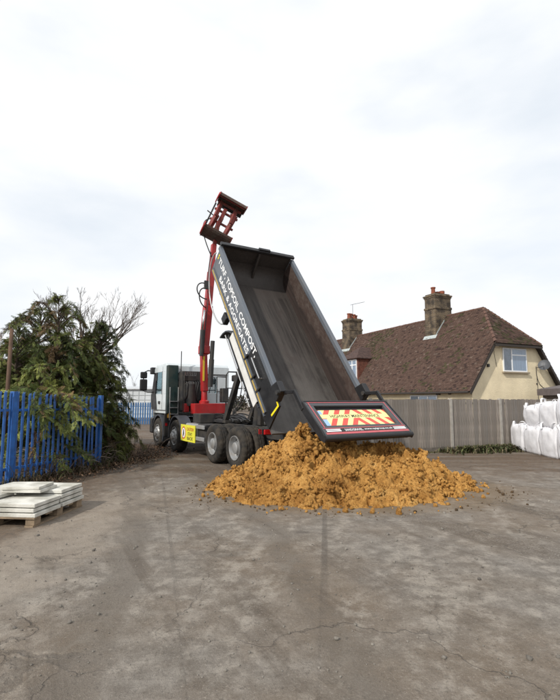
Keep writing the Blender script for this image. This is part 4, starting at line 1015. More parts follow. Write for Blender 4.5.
# headboard
MB().prism([(BL-0.06,-BW+0.06,0.05),(BL-0.06,BW-0.06,0.05),(BL-0.02,BW-0.06,BH+0.02),(BL-0.02,-BW+0.06,BH+0.02)], (0.05,0,0)).build('headboard', m_inner, body)
MB().box((BL-0.05,-BW-0.03,BH+0.022),(BL+0.08,BW+0.03,BH+0.10)).build('headboard_rail', m_bblk, body, bevel=0.015)
MB().prism([(BL-0.3,-0.06,0.052),(BL-0.062,-0.06,0.052),(BL-0.03,-0.06,BH),(BL-0.08,-0.06,BH)], (0,0.06,0)).build('headboard_rib', m_inner, body)
MB().box((BL-0.02,-0.35,BH+0.10),(BL+0.06,0.02,BH+0.15)).build('sheet_roller', m_bblk, body)
# curved floor-to-headboard fillet
n = 6; fl = [(BL-0.065-0.5*(1-math.sin(t)), 0.053+0.42*(1-math.cos(t))) for t in [R(90)*i/n for i in range(n+1)]]
q = MB()
q.add([(x,-BW+0.065,z) for x,z in fl]+[(x,BW-0.065,z) for x,z in fl], [(i,i+1,n+2+i,n+1+i) for i in range(n)]); q.build('front_fillet', m_inner, body, smooth=True)
# lettering
left_text('TURF, TOPSOIL, COMPOST,', 4.97, 0.455, 3.62, 0.205, BW+0.004, m_lett, 'lettering', body, 0.02)
left_text('BARK & AGGREGATES', 4.50, 0.215, 2.82, 0.165, BW+0.004, m_lett, 'lettering', body, 0.02)
for i in range(3): MB().box((5.03,BW+0.002,0.52+i*0.09),(5.09,BW+0.006,0.58+i*0.09)).build('maker_mark', m_ytape, body)
# hose hanging down the front left edge
MB().tube(bez([(BL+0.02,BW+0.05,0.6),(BL+0.3,BW+0.1,0.2),(BL-0.6,BW+0.05,-0.9),(3.4,BW+0.02,-0.65),(3.25,BW,-0.25)], 24), 0.02, 7).build('front_hose', m_alu, body, smooth=True)
MB().box((3.2,BW-0.1,-0.28),(3.45,BW+0.04,-0.02)).build('hose_bracket', m_bblk, body, bevel=0.02)
# tipping ram and stabiliser between chassis and body
rp0, rp1 = Vector((1.15,0,0.9)), Vector((-1.33+math.cos(TH)*2.9+math.sin(TH)*0.2, 0, 1.31+math.sin(TH)*2.9-math.cos(TH)*0.2))
for k_, (a, b_, r_) in enumerate(((0.0,0.42,0.125),(0.40,0.72,0.10),(0.70,1.0,0.075))):
    MB().tube([rp0.lerp(rp1,a), rp0.lerp(rp1,b_)], r_, 16).build('tipping_ram', m_chas if k_ == 0 else m_chrome, lorry, smooth=True, auto=True)
for y in (-0.40, 0.40):
    MB().bar((0.2,y,1.05), (-1.33+math.cos(TH)*2.1+math.sin(TH)*0.2, y, 1.31+math.sin(TH)*2.1-math.cos(TH)*0.2), 0.12, 0.16).build('stabiliser_arm', m_chas, lorry, bevel=0.01)
MB().box((2.05,-0.30,1.03),(3.3,0.55,1.10)).build('deck_plate', m_chas, lorry)
for y in (-0.42, 0.42):
    MB().bar((2.35,y,1.05), (-1.33+math.cos(TH)*3.0+math.sin(TH)*0.2, y*1.02, 1.31+math.sin(TH)*3.0-math.cos(TH)*0.2), 0.13, 0.17).build('stabiliser_arm', m_chas, lorry, bevel=0.01)
for i in range(5): MB().tube(bez([(3.4,0.5-i*0.21,1.12),(3.0+random.uniform(-.3,.2),0.55-i*0.25,1.32+random.uniform(-.15,.15)),(2.4+random.uniform(-.3,.3),0.1-i*0.12,1.2),(1.7+random.uniform(-.3,.2),0.45-i*0.2,1.08)]), 0.022, 6).build('hydraulic_hose', m_hose, lorry, smooth=True)
MB().box((2.9,0.5,1.0),(3.5,1.0,1.28)).build('tool_box', m_chas, lorry, bevel=0.02)

# tail of the chassis
MB().box((-1.36,-0.62,0.80),(-1.25,0.62,1.05)).build('rear_crossbeam', m_chas, lorry)
for sgn in (1,-1):
    MB().box((-1.35,sgn*0.95-0.28,0.92),(-1.22,sgn*0.95+0.28,1.06)).build('lamp_bracket', m_bblk, lorry, bevel=0.01)
    MB().box((-1.40,sgn*0.95-0.24,0.935),(-1.352,sgn*0.95+0.24,1.045)).build('tail_lamp', m_lampr, lorry, bevel=0.012)
    MB().box((-1.34,sgn*1.20-0.03,0.94),(-1.20,sgn*1.20+0.03,1.05)).build('side_lamp', m_lampr, lorry)
    MB().bar((-1.2,sgn*0.5,0.85),(-1.25,sgn*0.5,0.52), 0.06, 0.1).build('underrun_bracket', m_chas, lorry)
MB().box((-1.32,-1.15,0.46),(-1.22,1.15,0.58)).build('underrun_bar', m_alu, lorry, bevel=0.02)

# ------------------------------------------------------------------ tailgate swung out over the heap (local: x up the face, y left, z outward)
TA = 0.70; TW = 1.10
tg = MB()
tg.box((-1.02,-TW,-0.16),(0.0,TW,-0.062))
tail = tg.build('tailgate', m_bblk, lorry); tail.location = (-2.80, 0, 1.66); tail.rotation_euler = (0, -TA, 0); tail.scale = (0.94, 1, 1)
m_tgrey = mat('tailgate_grey', (0.055,0.062,0.072), rough=0.45, dirt=0.35, dscale=3, dirtcol=(0.12,0.10,0.08))
PX0, PX1, PY = -0.73, -0.12, 0.93
for a, b_ in (((PX1,-TW,-0.06),(0.0,TW,0.0)), ((-0.80,-TW,-0.06),(PX0,TW,0.0)), ((PX0+0.001,-TW,-0.06),(PX1-0.001,-PY,0.0)), ((PX0+0.001,PY,-0.06),(PX1-0.001,TW,0.0))):
    MB().box(a, b_).build('tailgate_frame', m_tgrey, tail, bevel=0.006)
m_pink = mat('red_reflective', (0.50,0.10,0.12), rough=0.5, dirt=0.4, dscale=6)
for a, b_ in (((-0.032,-TW+0.05,0.003),(-0.015,TW-0.05,0.006)), ((-0.79,TW-0.09,0.003),(-0.037,TW-0.068,0.006)), ((-0.79,-TW+0.068,0.003),(-0.037,-TW+0.09,0.006)), ((-0.985,-TW+0.03,0.003),(-0.93,TW-0.03,0.007)), ((-0.825,-TW+0.03,0.003),(-0.805,TW-0.03,0.007))):
    MB().box(a, b_).build('red_stripe', m_pink, tail)
MB().box((-1.0,-TW,-0.06),(-0.802,TW,0.0)).build('lower_panel', m_tgrey, tail)
lp = MB().box((-0.925,-TW+0.09,0.003),(-0.832,TW-0.09,0.008)).build('name_strip', m_sblk, tail)
MB().tube([(-1.035,-TW-0.03,-0.05),(-1.035,TW+0.03,-0.05)], 0.06, 14).build('bottom_tube', m_bblk, tail, smooth=True, auto=True)
MB().box((-0.002,-TW,-0.10),(0.035,TW,0.012)).build('top_lip', m_bblk, tail, bevel=0.008)
def chevron_mat():
    m = bpy.data.materials.new('chevron_print'); m.use_nodes = True; N, L = m.node_tree.nodes, m.node_tree.links; b_ = N['Principled BSDF']
    tc = N.new('ShaderNodeTexCoord'); sp = N.new('ShaderNodeSeparateXYZ'); L.new(tc.outputs['Object'], sp.inputs[0])
    def mth(op, a, c_=None):
        q = N.new('ShaderNodeMath'); q.operation = op
        for i, x in enumerate((a, c_)):
            if x is None: continue
            if isinstance(x, float): q.inputs[i].default_value = x
            else: L.new(x, q.inputs[i])
        return q.outputs[0]
    v = mth('ADD', mth('ABSOLUTE', sp.outputs[1]), mth('MULTIPLY', sp.outputs[0], 0.75))
    fr_ = mth('FRACT', mth('ADD', mth('MULTIPLY', v, 3.7), 10.0))
    red = mth('GREATER_THAN', fr_, 0.5)
    mid = mth('LESS_THAN', mth('ABSOLUTE', mth('ADD', sp.outputs[0], 0.405)), 0.06)
    red = mth('MULTIPLY', red, mth('SUBTRACT', 1.0, mid))
    mx = N.new('ShaderNodeMix'); mx.data_type = 'RGBA'; L.new(red, mx.inputs[0]); mx.inputs[6].default_value = (0.84,0.78,0.33,1); mx.inputs[7].default_value = (0.62,0.085,0.06,1)
    L.new(mx.outputs[2], b_.inputs['Base Color']); b_.inputs['Roughness'].default_value = 0.4
    return m
cp = MB().box((PX0+0.002,-PY+0.012,-0.058),(PX1-0.09,PY-0.012,-0.050)).build('chevron_board', chevron_mat(), tail)
def tail_text(body_, xc, w_, h_, z, m, parent, yc=0.0):
    vs, fs = text_mb(body_, w_, h_, 0.012)
    MB().add([(xc-h_/2+v, yc+w_/2-u, z) for u, v in vs], fs).build('lettering', m, parent, fix=False)
tail_text('HIGHWAY MAINTENANCE', -0.405, 1.30, 0.095, -0.0475, m_sblk, tail)
tail_text('SAND/GRAVEL.', -0.878, 0.46, 0.062, 0.0095, m_lett, tail, 0.36)
tail_text('www.nplgroup.co.uk', -0.878, 0.76, 0.062, 0.0095, m_lett, tail, -0.28)
for sgn in (1,-1):
    MB().box((-0.915,sgn*0.86-0.17,0.009),(-0.885,sgn*0.86+0.17,0.0105)).build('white_marking', m_lett, tail); MB().box((-0.87,sgn*0.86-0.17,0.009),(-0.845,sgn*0.86+0.17,0.0105)).build('white_marking', m_lett, tail)
MB().box((-0.34,0.80,-0.0495),(-0.23,0.91,-0.0475)).build('sticker', mat('sticker_blue', (0.30,0.48,0.75), rough=0.4), tail)
MB().box((-0.71,0.78,-0.0495),(-0.49,0.90,-0.0475)).build('sticker', mat('sticker_blue', (0.30,0.48,0.75)), tail)
# side cheeks + swing arms up to the body hinge (drawn in the lorry's xz plane)
ca, sa = math.cos(TA), math.sin(TA)
def tl(x, z): x *= 0.94; return (-2.80 + x*ca - z*sa, 1.66 + x*sa + z*ca)
hx = -1.33 - (BH+0.07)*math.sin(TH) - 0.02*math.cos(TH); hz_ = 1.31 + (BH+0.07)*math.cos(TH) - 0.02*math.sin(TH)
for sgn in (1,-1):
    y0 = sgn*(TW+0.012)
    poly = [tl(0.02,0.01), tl(-0.8,0.008), tl(-1.08,-0.02), tl(-1.09,-0.10), tl(-0.98,-0.15), tl(-0.10,-0.15)]
    MB().prism([(a,y0,b_) for a,b_ in poly], (0,sgn*0.03,0)).build('side_cheek', m_bblk, tail if False else lorry)
    arm = [(hx-0.04,hz_+0.06),(hx+0.06,hz_),(hx-0.02,hz_-0.08)] 
    a0, a1 = Vector((hx,y0+sgn*0.02,hz_)), Vector((tl(0.0,-0.03)[0]+0.25, y0+sgn*0.02, hz_+0.01))
    am = MB(); am.bar(a0, a1, 0.05, 0.075); t2 = tl(-0.12,-0.10); am.bar(a1+Vector((0.03,0,0.02)), Vector((t2[0],y0+sgn*0.02,t2[1])), 0.05, 0.09)
    am.build('tailgate_arm', m_bblk, lorry, bevel=0.01)

# ------------------------------------------------------------------ heap of orange-brown soil
def soil_mat():
    m = bpy.data.materials.new('clay_soil'); m.use_nodes = True; N, L = m.node_tree.nodes, m.node_tree.links; b_ = N['Principled BSDF']
    tc = N.new('ShaderNodeTexCoord')
    def nz(s, d=6, r=0.6):
        n = N.new('ShaderNodeTexNoise'); n.inputs['Scale'].default_value = s; n.inputs['Detail'].default_value = d; n.inputs['Roughness'].default_value = r
        L.new(tc.outputs['Object'], n.inputs['Vector']); return n.outputs['Fac']
    def ramp(v, stops):
        r = N.new('ShaderNodeValToRGB'); e = r.color_ramp.elements
        e[0].position, e[0].color = stops[0][0], (*stops[0][1],1); e[1].position, e[1].color = stops[-1][0], (*stops[-1][1],1)
        for p, c_ in stops[1:-1]: k = e.new(p); k.color = (*c_,1)
        L.new(v, r.inputs[0]); return r.outputs[0]
    c1 = ramp(nz(4.0,8,0.7), [(0.28,(0.26,0.125,0.035)),(0.43,(0.54,0.28,0.078)),(0.58,(0.67,0.37,0.112)),(0.75,(0.74,0.49,0.20))])
    c2 = ramp(nz(38,5,0.7), [(0.38,(0.55,0.5,0.45)),(0.5,(1,1,1)),(0.66,(1.12,1.1,1.05))])
    mx = N.new('ShaderNodeMix'); mx.data_type = 'RGBA'; mx.blend_type = 'MULTIPLY'; mx.inputs[0].default_value = 0.9
    L.new(c1, mx.inputs[6]); L.new(c2, mx.inputs[7])
    c3 = ramp(nz(1.5,5,0.6), [(0.36,(0.62,0.56,0.50)),(0.52,(1,1,1)),(0.7,(1.08,1.08,1.05))])
    mx2 = N.new('ShaderNodeMix'); mx2.data_type = 'RGBA'; mx2.blend_type = 'MULTIPLY'; mx2.inputs[0].default_value = 1.0
    L.new(mx.outputs[2], mx2.inputs[6]); L.new(c3, mx2.inputs[7]); L.new(mx2.outputs[2], b_.inputs['Base Color'])
    b_.inputs['Roughness'].default_value = 0.95; b_.inputs['Specular IOR Level'].default_value = 0.15
    bp = N.new('ShaderNodeBump'); bp.inputs['Strength'].default_value = 0.9; bp.inputs['Distance'].default_value = 0.03
    ad = N.new('ShaderNodeMath'); ad.operation = 'ADD'; L.new(nz(45,6,0.75), ad.inputs[0]); L.new(nz(130,3,0.7), ad.inputs[1])
    L.new(ad.outputs[0], bp.inputs['Height']); L.new(bp.outputs[0], b_.inputs['Normal'])
    return m
m_soil = soil_mat()
HEAP = [  # skeleton of the heap: x, y, height, slope
    (0.42, 9.35, 1.20, 0.66), (0.85, 9.45, 1.06, 0.64), (1.3, 9.55, 0.98, 0.60), (1.8, 9.7, 0.92, 0.58), (2.3, 9.8, 0.86, 0.60), (2.62, 9.85, 0.78, 0.66),
    (-0.25, 9.2, 0.66, 0.72), (-0.75, 9.1, 0.36, 0.62), (3.1, 9.4, 0.46, 0.66), (3.45, 9.15, 0.28, 0.62), (0.55, 8.6, 0.74, 0.60), (1.5, 8.6, 0.62, 0.54), (2.3, 8.8, 0.60, 0.58),
    (0.1, 8.55, 0.56, 0.70), (-0.3, 8.5, 0.34, 0.7)]
def heap_h(x, y):
    acc = 0.0; k = 9.0
    for hx_, hy_, hh, sl in HEAP:
        d = math.hypot(x-hx_, y-hy_); v = hh + 0.10 - sl*math.sqrt(d*d+0.03)
        acc += math.exp(k*v)
    return math.log(acc)/k - 0.13
nx_, ny_ = 460, 340
x0_, x1_, y0_, y1_ = -1.7, 4.3, 6.9, 11.3
HG_ = np.zeros((ny_+1, nx_+1)); V = np.zeros((ny_+1, nx_+1, 3), dtype=np.float32); keep = np.zeros((ny_+1, nx_+1), dtype=bool)
for j in range(ny_+1):
    for i in range(nx_+1):
        x = x0_+(x1_-x0_)*i/nx_; y = y0_+(y1_-y0_)*j/ny_
        P_ = Vector((x, y, 0.0))
        h = heap_h(x, y) + 0.16*noise.noise(P_*1.1) * 0.5
        if h > -0.14:
            Q = Vector((x, y, h))
            h += 0.09*noise.noise(Q*2.6+Vector((3,1,7)))
            v1 = noise.voronoi(Q*3.4)[0]; v2 = noise.voronoi(Q*8.5+Vector((5,5,5)))[0]; v3 = noise.voronoi(Q*19)[0]
            amp = 0.45+0.55*max(0.0,min(1.0,0.5+1.4*noise.noise(Q*0.9+Vector((9,2,4)))))
            h += amp*(0.36*(0.42-v1[0]) + 0.115*(0.40-v2[0])) + 0.065*(0.4-v3[0]) + 0.030*noise.noise(Q*24)
            pit = noise.noise(Q*5.5+Vector((2,6,1))); h -= 0.36*max(0.0, pit-0.20); pit = noise.noise(Q*11+Vector((4,1,8))); h -= 0.16*max(0.0, pit-0.18)
            dx_ = 0.05*noise.noise(Q*5+Vector((1,8,2))); dy_ = 0.05*noise.noise(Q*5+Vector((7,3,9)))
        else: dx_ = dy_ = 0.0
        HG_[j,i] = h; V[j,i] = (x+dx_, y+dy_, max(h, -0.05)); keep[j,i] = h > -0.045
idx = np.arange((ny_+1)*(nx_+1)).reshape(ny_+1, nx_+1)
kq = keep[:-1,:-1] | keep[1:,:-1] | keep[:-1,1:] | keep[1:,1:]
Fq = np.stack([idx[:-1,:-1], idx[:-1,1:], idx[1:,1:], idx[1:,:-1]], -1)[kq]
used_i, inv = np.unique(Fq, return_inverse=True)
Fq = inv.reshape(-1,4); Vv = V.reshape(-1,3)[used_i] - np.array((1.3,9.1,0), dtype=np.float32)
heap = mesh_np('soil_heap', Vv, Fq, m_soil, None, smooth=True)
heap.location = (1.3, 9.1, 0)
tag(heap, 'big heap of lumpy orange-brown soil tipped behind the lorry', 'soil heap')
# clods lying on the heap and rolled out round its foot
def clod_shapes(n):
    out = []
    for s_ in range(n):
        bm = bmesh.new(); bmesh.ops.create_icosphere(bm, subdivisions=2, radius=1.0)
        off = Vector((s_*7.3, s_*3.1, 1.7))
        for v in bm.verts:
            v.co *= 1 + 0.55*noise.noise(v.co*1.3+off) + 0.42*noise.noise(v.co*2.9+off) + 0.25*noise.noise(v.co*6+off)
            v.co.z *= 0.78
        vs = np.array([v.co[:] for v in bm.verts], dtype=np.float32); fs = np.array([[v.index for v in f.verts] for f in bm.faces], dtype=np.int32); bm.free(); out.append((vs, fs))
    return out
CL = clod_shapes(8)
def scatter(items):
    VV, FF, k = [], [], 0
    for (p, s_) in items:
        vs, fs = CL[RNG.integers(len(CL))]; e = Euler(RNG.uniform(-3.1,3.1,3)).to_matrix(); m3 = np.array(e, dtype=np.float32)
        q = (vs*s_*np.array(RNG.uniform(0.75,1.25,3))) @ m3.T + np.array(p, dtype=np.float32); VV.append(q); FF.append(fs+k); k += len(vs)
    return np.concatenate(VV), np.concatenate(FF)
def heap_s(x, y): return HG_[min(ny_,max(0,int(round((y-y0_)/(y1_-y0_)*ny_)))), min(nx_,max(0,int(round((x-x0_)/(x1_-x0_)*nx_))))]
items = []
while len(items) < 5200:
    x, y = RNG.uniform(-1.5,4.2), RNG.uniform(6.9,10.6); h = heap_h(x, y)
    if h > 0.0 and y < 10.3:
        s_ = 0.014*math.exp(abs(RNG.normal(0,0.62)))
        s_ = min(s_, 0.062)
        items.append(((x-1.3, y-9.1, heap_s(x,y)+0.022*RNG.normal()+0.004), s_))
    elif h > -0.26 and RNG.random() < 0.10*math.exp(h*6):
        s_ = min(0.06, 0.010*math.exp(abs(RNG.normal(0,0.9)))); items.append(((x-1.3, y-9.1, s_*0.45), s_))
# the big lumps one can make out
for (px, py, Y, s_) in ((303,429,8.95,0.13),(295,437,9.1,0.13),(311,446,8.75,0.20),(288,447,9.1,0.14),(318,440,8.9,0.14),(300,455,8.6,0.12),(325,452,8.5,0.12),(262,470,8.85,0.10),(420,462,9.2,0.10),(465,484,8.8,0.08),(476,487,8.78,0.07),(440,478,8.7,0.12),(330,500,7.62,0.08),(280,498,8.05,0.09),(380,497,7.75,0.08),(350,470,8.1,0.11),(400,480,8.3,0.12)):
    p = pt(px, py, Y); zc = max(heap_s(p.x, p.y), 0.0) if px > 315 else p.z
    for k_ in range(110):
        d_ = RNG.normal(0,1,3); d_ /= np.linalg.norm(d_); q_ = d_*s_*RNG.uniform(0.2,1.0)
        items.append(((p.x-1.3+q_[0]*1.15, p.y-9.1+q_[1], zc+q_[2]*0.8), s_*RNG.uniform(0.10,0.34)))
vv, ff = scatter(items)
tag(mesh_np('soil_clods', vv, ff, m_soil, heap, smooth=False, nper=3), kind='stuff')
# loose clods away from the foot (left side): countable ones are things of their own
lc = [(217,489,0.075,'largest loose clod of orange soil left of the heap'),(223,486,0.06,'loose clod of orange soil touching the left foot of the heap'),(212,491,0.05,'leftmost small clod of orange soil on the ground')]
for px, py, s_, lab in lc:
    p = gp(px, py); vs, fs = CL[RNG.integers(len(CL))]
    o = mesh_np('soil_clod', vs*s_*np.array((1.25,1,0.8)), fs, m_soil, None, smooth=True, nper=3); o.location = (p.x, p.y, s_*0.5)
    tag(o, lab, 'clod', 'loose soil clods left of the heap')
cr_items = []
for i in range(260):
    t = RNG.uniform(0, 2*math.pi); r_ = 1.0+abs(RNG.normal(0,0.11)); x = 1.3+2.75*r_*math.cos(t); y = 9.0+1.85*r_*math.sin(t)
    if y < 9.8: s_ = 0.006*math.exp(abs(RNG.normal(0,0.7))); cr_items.append(((x, y, s_*0.4), min(s_,0.03)))
vv, ff = scatter(cr_items)
tag(mesh_np('soil_crumbs', vv, ff, mat('dark_crumb', (0.10,0.062,0.03), rough=0.95, var=0.5, vscale=3), None, smooth=True, nper=3), 'dark crumbs of soil strewn round the foot of the heap', kind='stuff')

# ------------------------------------------------------------------ bulk bags
m_bag = mat('woven_white', (0.70,0.70,0.735), rough=0.65, var=0.12, vscale=5, dirt=0.22, dscale=3.2, dirtcol=(0.55,0.52,0.48), bump=0.35, bscale=9, spec=0.3)
m_strap = mat('bag_strap', (0.74,0.74,0.76), rough=0.7)
def bag_mesh(seed, w_=0.88, h_=0.86):
    bm = bmesh.new(); bmesh.ops.create_cube(bm, size=1.0); bmesh.ops.subdivide_edges(bm, edges=bm.edges, cuts=11, use_grid_fill=True)
    off = Vector((seed*5.7, seed*2.3, seed*1.1))
    for v in bm.verts:
        x, y, z = v.co; zz = z+0.5
        # rounded square section, bulging in the middle, drawn in at the top
        m_ = max(abs(x),abs(y),1e-6); r_ = math.hypot(x,y)
        k_ = (m_*2)**1.0; rnd = 0.26*min(1,k_)
        if r_ > 1e-6:
            s_ = (1-rnd) + rnd*(m_/r_)*1.12
        else: s_ = 1
        bul = 0.97 + 0.07*math.sin(math.pi*min(1,zz*1.02)) - 0.09*max(0,zz-0.86)/0.14 - 0.04*max(0,0.10-zz)/0.10
        top = 0.0
        if zz > 0.99: top = 0.07*(1-(2*m_)**2) - 0.05*(2*m_)**6 + 0.16*(abs(x*2)**5)*(abs(y*2)**5)
        p = Vector((x*s_*bul*w_, y*s_*bul*w_, zz*h_ + top*0.8))
        n1 = noise.noise(p*3.0+off); n2 = noise.noise(Vector((p.x*9,p.y*9,p.z*2.2))+off)
        kk = 0.035*n1 + 0.034*n2*(0.4+zz)
        dr = Vector((x,y,0)); dr = dr.normalized() if dr.length > 1e-6 else Vector((0,0,1))
        p += dr*kk
        if zz > 0.99: p.z += 0.05*noise.noise(p*6+off)
        if zz < 0.01: p.z = 0.0
        v.co = p
    me = bpy.data.meshes.new('bulk_bag'); bmesh.ops.recalc_face_normals(bm, faces=bm.faces); bm.to_mesh(me); bm.free()
    me.polygons.foreach_set('use_smooth', [True]*len(me.polygons)); me.materials.append(m_bag); return me
def loop_mesh(seed):
    rg_ = random.Random(seed); q = MB()
    a, b_ = rg_.uniform(0.10,0.16), rg_.uniform(0.06,0.17)
    pts = bez([(-a,0,-0.06),(-a*0.9,0.02,b_*1.3),(a*0.7+rg_.uniform(-.05,.08),rg_.uniform(-.08,.08),b_*1.5),(a,0,-0.06)], 10)
    vs = []; 
    for p in pts: vs += [p+Vector((0,-0.03,0)), p+Vector((0,0.03,0)), p+Vector((0,0.03,0.008)), p+Vector((0,-0.03,0.008))]
    fs = []
    for i in range(len(pts)-1):
        for k_ in range(4): fs.append((4*i+k_, 4*i+(k_+1)%4, 4*(i+1)+(k_+1)%4, 4*(i+1)+k_))
    q.add(vs, fs); o = q.build('lifting_loop', m_strap); me = o.data; bpy.data.objects.remove(o); return me
BAGM = [bag_mesh(i) for i in range(5)]; LOOPS = [loop_mesh(i) for i in range(5)]
def bag(x, y, z, rz, seed, label, tilt=(0,0), sc=(1,1,1)):
    o = bpy.data.objects.new('bulk_bag', BAGM[seed % 5]); COL.objects.link(o); o.location = (x,y,z); o.rotation_euler = (tilt[0], tilt[1], rz); o.scale = sc
    for i,(ux,uy) in enumerate(((-1,-1),(1,-1),(1,1),(-1,1))):
        child('lifting_loop', LOOPS[(seed+i) % 5], o, (ux*0.33, uy*0.33, 0.87), (random.uniform(-.4,.4), random.uniform(-.3,.3), math.atan2(uy,ux)+math.pi/2+random.uniform(-.5,.5)))
    tag(o, label, 'bulk bag', 'white bulk bags stacked by the fence'); return o
lowl = ['white bulk bag on the ground nearest the timber fence','second white bulk bag from the fence in the ground row','third white bulk bag from the fence in the ground row','fourth white bulk bag from the fence in the ground row','white bulk bag on the ground cut by the right edge, bottom row']
for i in range(5):
    bag(8.44-0.03*i, 15.66-0.93*i, 0.0, R(-3+random.uniform(-5,5)), i, lowl[i], sc=(0.95,0.98,random.uniform(0.97,1.02)))
upl = ['tilted white bulk bag at the fence end of the upper row','second white bulk bag from the fence in the upper row','third white bulk bag from the fence in the upper row','upper-row white bulk bag cut by the right edge of the picture']
uy_ = [(8.60,14.85,0.86,-9),(8.50,13.88,0.86,0),(8.46,12.95,0.87,0),(8.46,12.02,0.87,0)]
for i,(x,y,z,tl_) in enumerate(uy_):
    bag(x, y, z, R(random.uniform(-5,5)), i+2, upl[i], (0, R(tl_)) , (1.0,1.0,[0.80,0.88,0.98,0.98][i]))
# slumped empty bag by the weeds
bm = bmesh.new(); bmesh.ops.create_grid(bm, x_segments=14, y_segments=14, size=0.5)
for v in bm.verts:
    x, y = v.co.x, v.co.y; r_ = math.hypot(x,y)
    v.co.z = 0.30*max(0,1-1.9*abs(r_))*1.0 + 0.05*abs(noise.noise(Vector((x*5,y*5,2)))) + 0.02; v.co.x *= 0.9+0.2*noise.noise(v.co*4); v.co.y *= 0.8
me = bpy.data.meshes.new('empty_bag'); bm.to_mesh(me); bm.free(); me.materials.append(m_bag); me.polygons.foreach_set('use_smooth',[True]*len(me.polygons))
o = bpy.data.objects.new('empty_bag', me); COL.objects.link(o); p = gp(505,446.5); o.location = (p.x,p.y+0.1,0.0); o.rotation_euler = (0,0,0.5)
so = o.modifiers.new('thickness','SOLIDIFY'); so.thickness = 0.012
tag(o, 'crumpled white sheet lying in the weeds beside the bags', 'empty bag')

# ------------------------------------------------------------------ pallet of paving slabs
m_pal = mat('pallet_wood', (0.27,0.20,0.13), rough=0.9, var=0.4, vscale=6, bump=0.4, bscale=30, dirt=0.4, dscale=5)
m_slab = mat('paving_slab', (0.66,0.65,0.60), rough=0.9, var=0.25, vscale=2.4, col2=(0.50,0.49,0.44), dirt=0.75, dscale=3.0, dirtcol=(0.24,0.23,0.19), bump=0.25, bscale=50)
PA = gp(34, 527.5); PBk = gp(83, 506.0)
pdir = (PBk-PA); pdir.z = 0; plen = 1.24; pdir.normalize(); pleft = Vector((-pdir.y, pdir.x, 0))   # left = away from the yard
prz = math.atan2(pdir.y, pdir.x)
pal = empty('wooden_pallet', PA, prz); tag(pal, 'wooden pallet on the ground carrying the stacked paving slabs', 'pallet')
PLW = 1.22
for ya in (0.0, 0.54, 1.08):
    for xa in (0.0, 0.53, 1.06): MB().box((xa,ya,0.022),(xa+0.145,ya+0.13,0.105)).build('block', m_pal, pal, bevel=0.006)
    MB().box((-0.02,ya+0.005,0.0),(plen+0.0,ya+0.125,0.021)).build('bottom_board', m_pal, pal)
for xa in (-0.02, 0.25, 0.52, 0.79, 1.06): MB().box((xa,-0.01,0.106),(xa+0.14,PLW,0.126)).build('top_board', m_pal, pal)
def slab_thing(x, y, z, w_, l_, t_, rz, label, chip=0):
    rg_ = random.Random(int(x*1000+y*77+z*3100))
    o = MB().box((-w_/2,-l_/2,0),(w_/2,l_/2,t_)).build('flagstone', m_slab, None, bevel=0.005)
    o.location = PA + pdir*x + pleft*y + Vector((0,0,z)); o.rotation_euler = (0,0,prz+R(rz)+R(rg_.uniform(-0.8,0.8)))
    tag(o, label, 'flagstone', 'flagstones stacked on the pallet'); return o
T = 0.048; z0_ = 0.127
layers = ['bottom layer','second layer from the bottom','third layer from the bottom']
for k_ in range(3):
    for (xx, yy, nm) in ((0.30,0.30,'front right'),(0.93,0.30,'back right'),(0.30,0.92,'front left'),(0.93,0.92,'back left')):
        slab_thing(xx+random.uniform(-.012,.012), yy+random.uniform(-.02,.02)+ (0.015 if k_==1 else 0), z0_+k_*(T+0.014), 0.60, 0.60, T, 0, 'pale concrete flagstone, %s, %s one on the pallet' % (layers[k_], nm))
zt = z0_+3*(T+0.014)
slab_thing(0.95, 0.33, zt, 0.60, 0.60, T, 1.5, 'pale concrete flagstone on top at the back right of the pallet')
slab_thing(0.94, 0.93, zt, 0.60, 0.60, T, -2, 'pale concrete flagstone on top at the back left of the pallet')
slab_thing(0.62, 0.50, zt+0.0 if False else zt+T+0.003, 0.46, 0.58, T*0.85, 3, 'smaller lower flagstone of the two laid loose on top of the stack')
slab_thing(0.60, 0.52, zt+T+0.003+T*0.85+0.003, 0.44, 0.55, T*0.85, 6, 'smaller topmost flagstone of the two laid loose on top of the stack')
slab_thing(0.30, 0.95, zt, 0.50, 0.50, T, -4, 'loose top flagstone at the front left of the pallet')

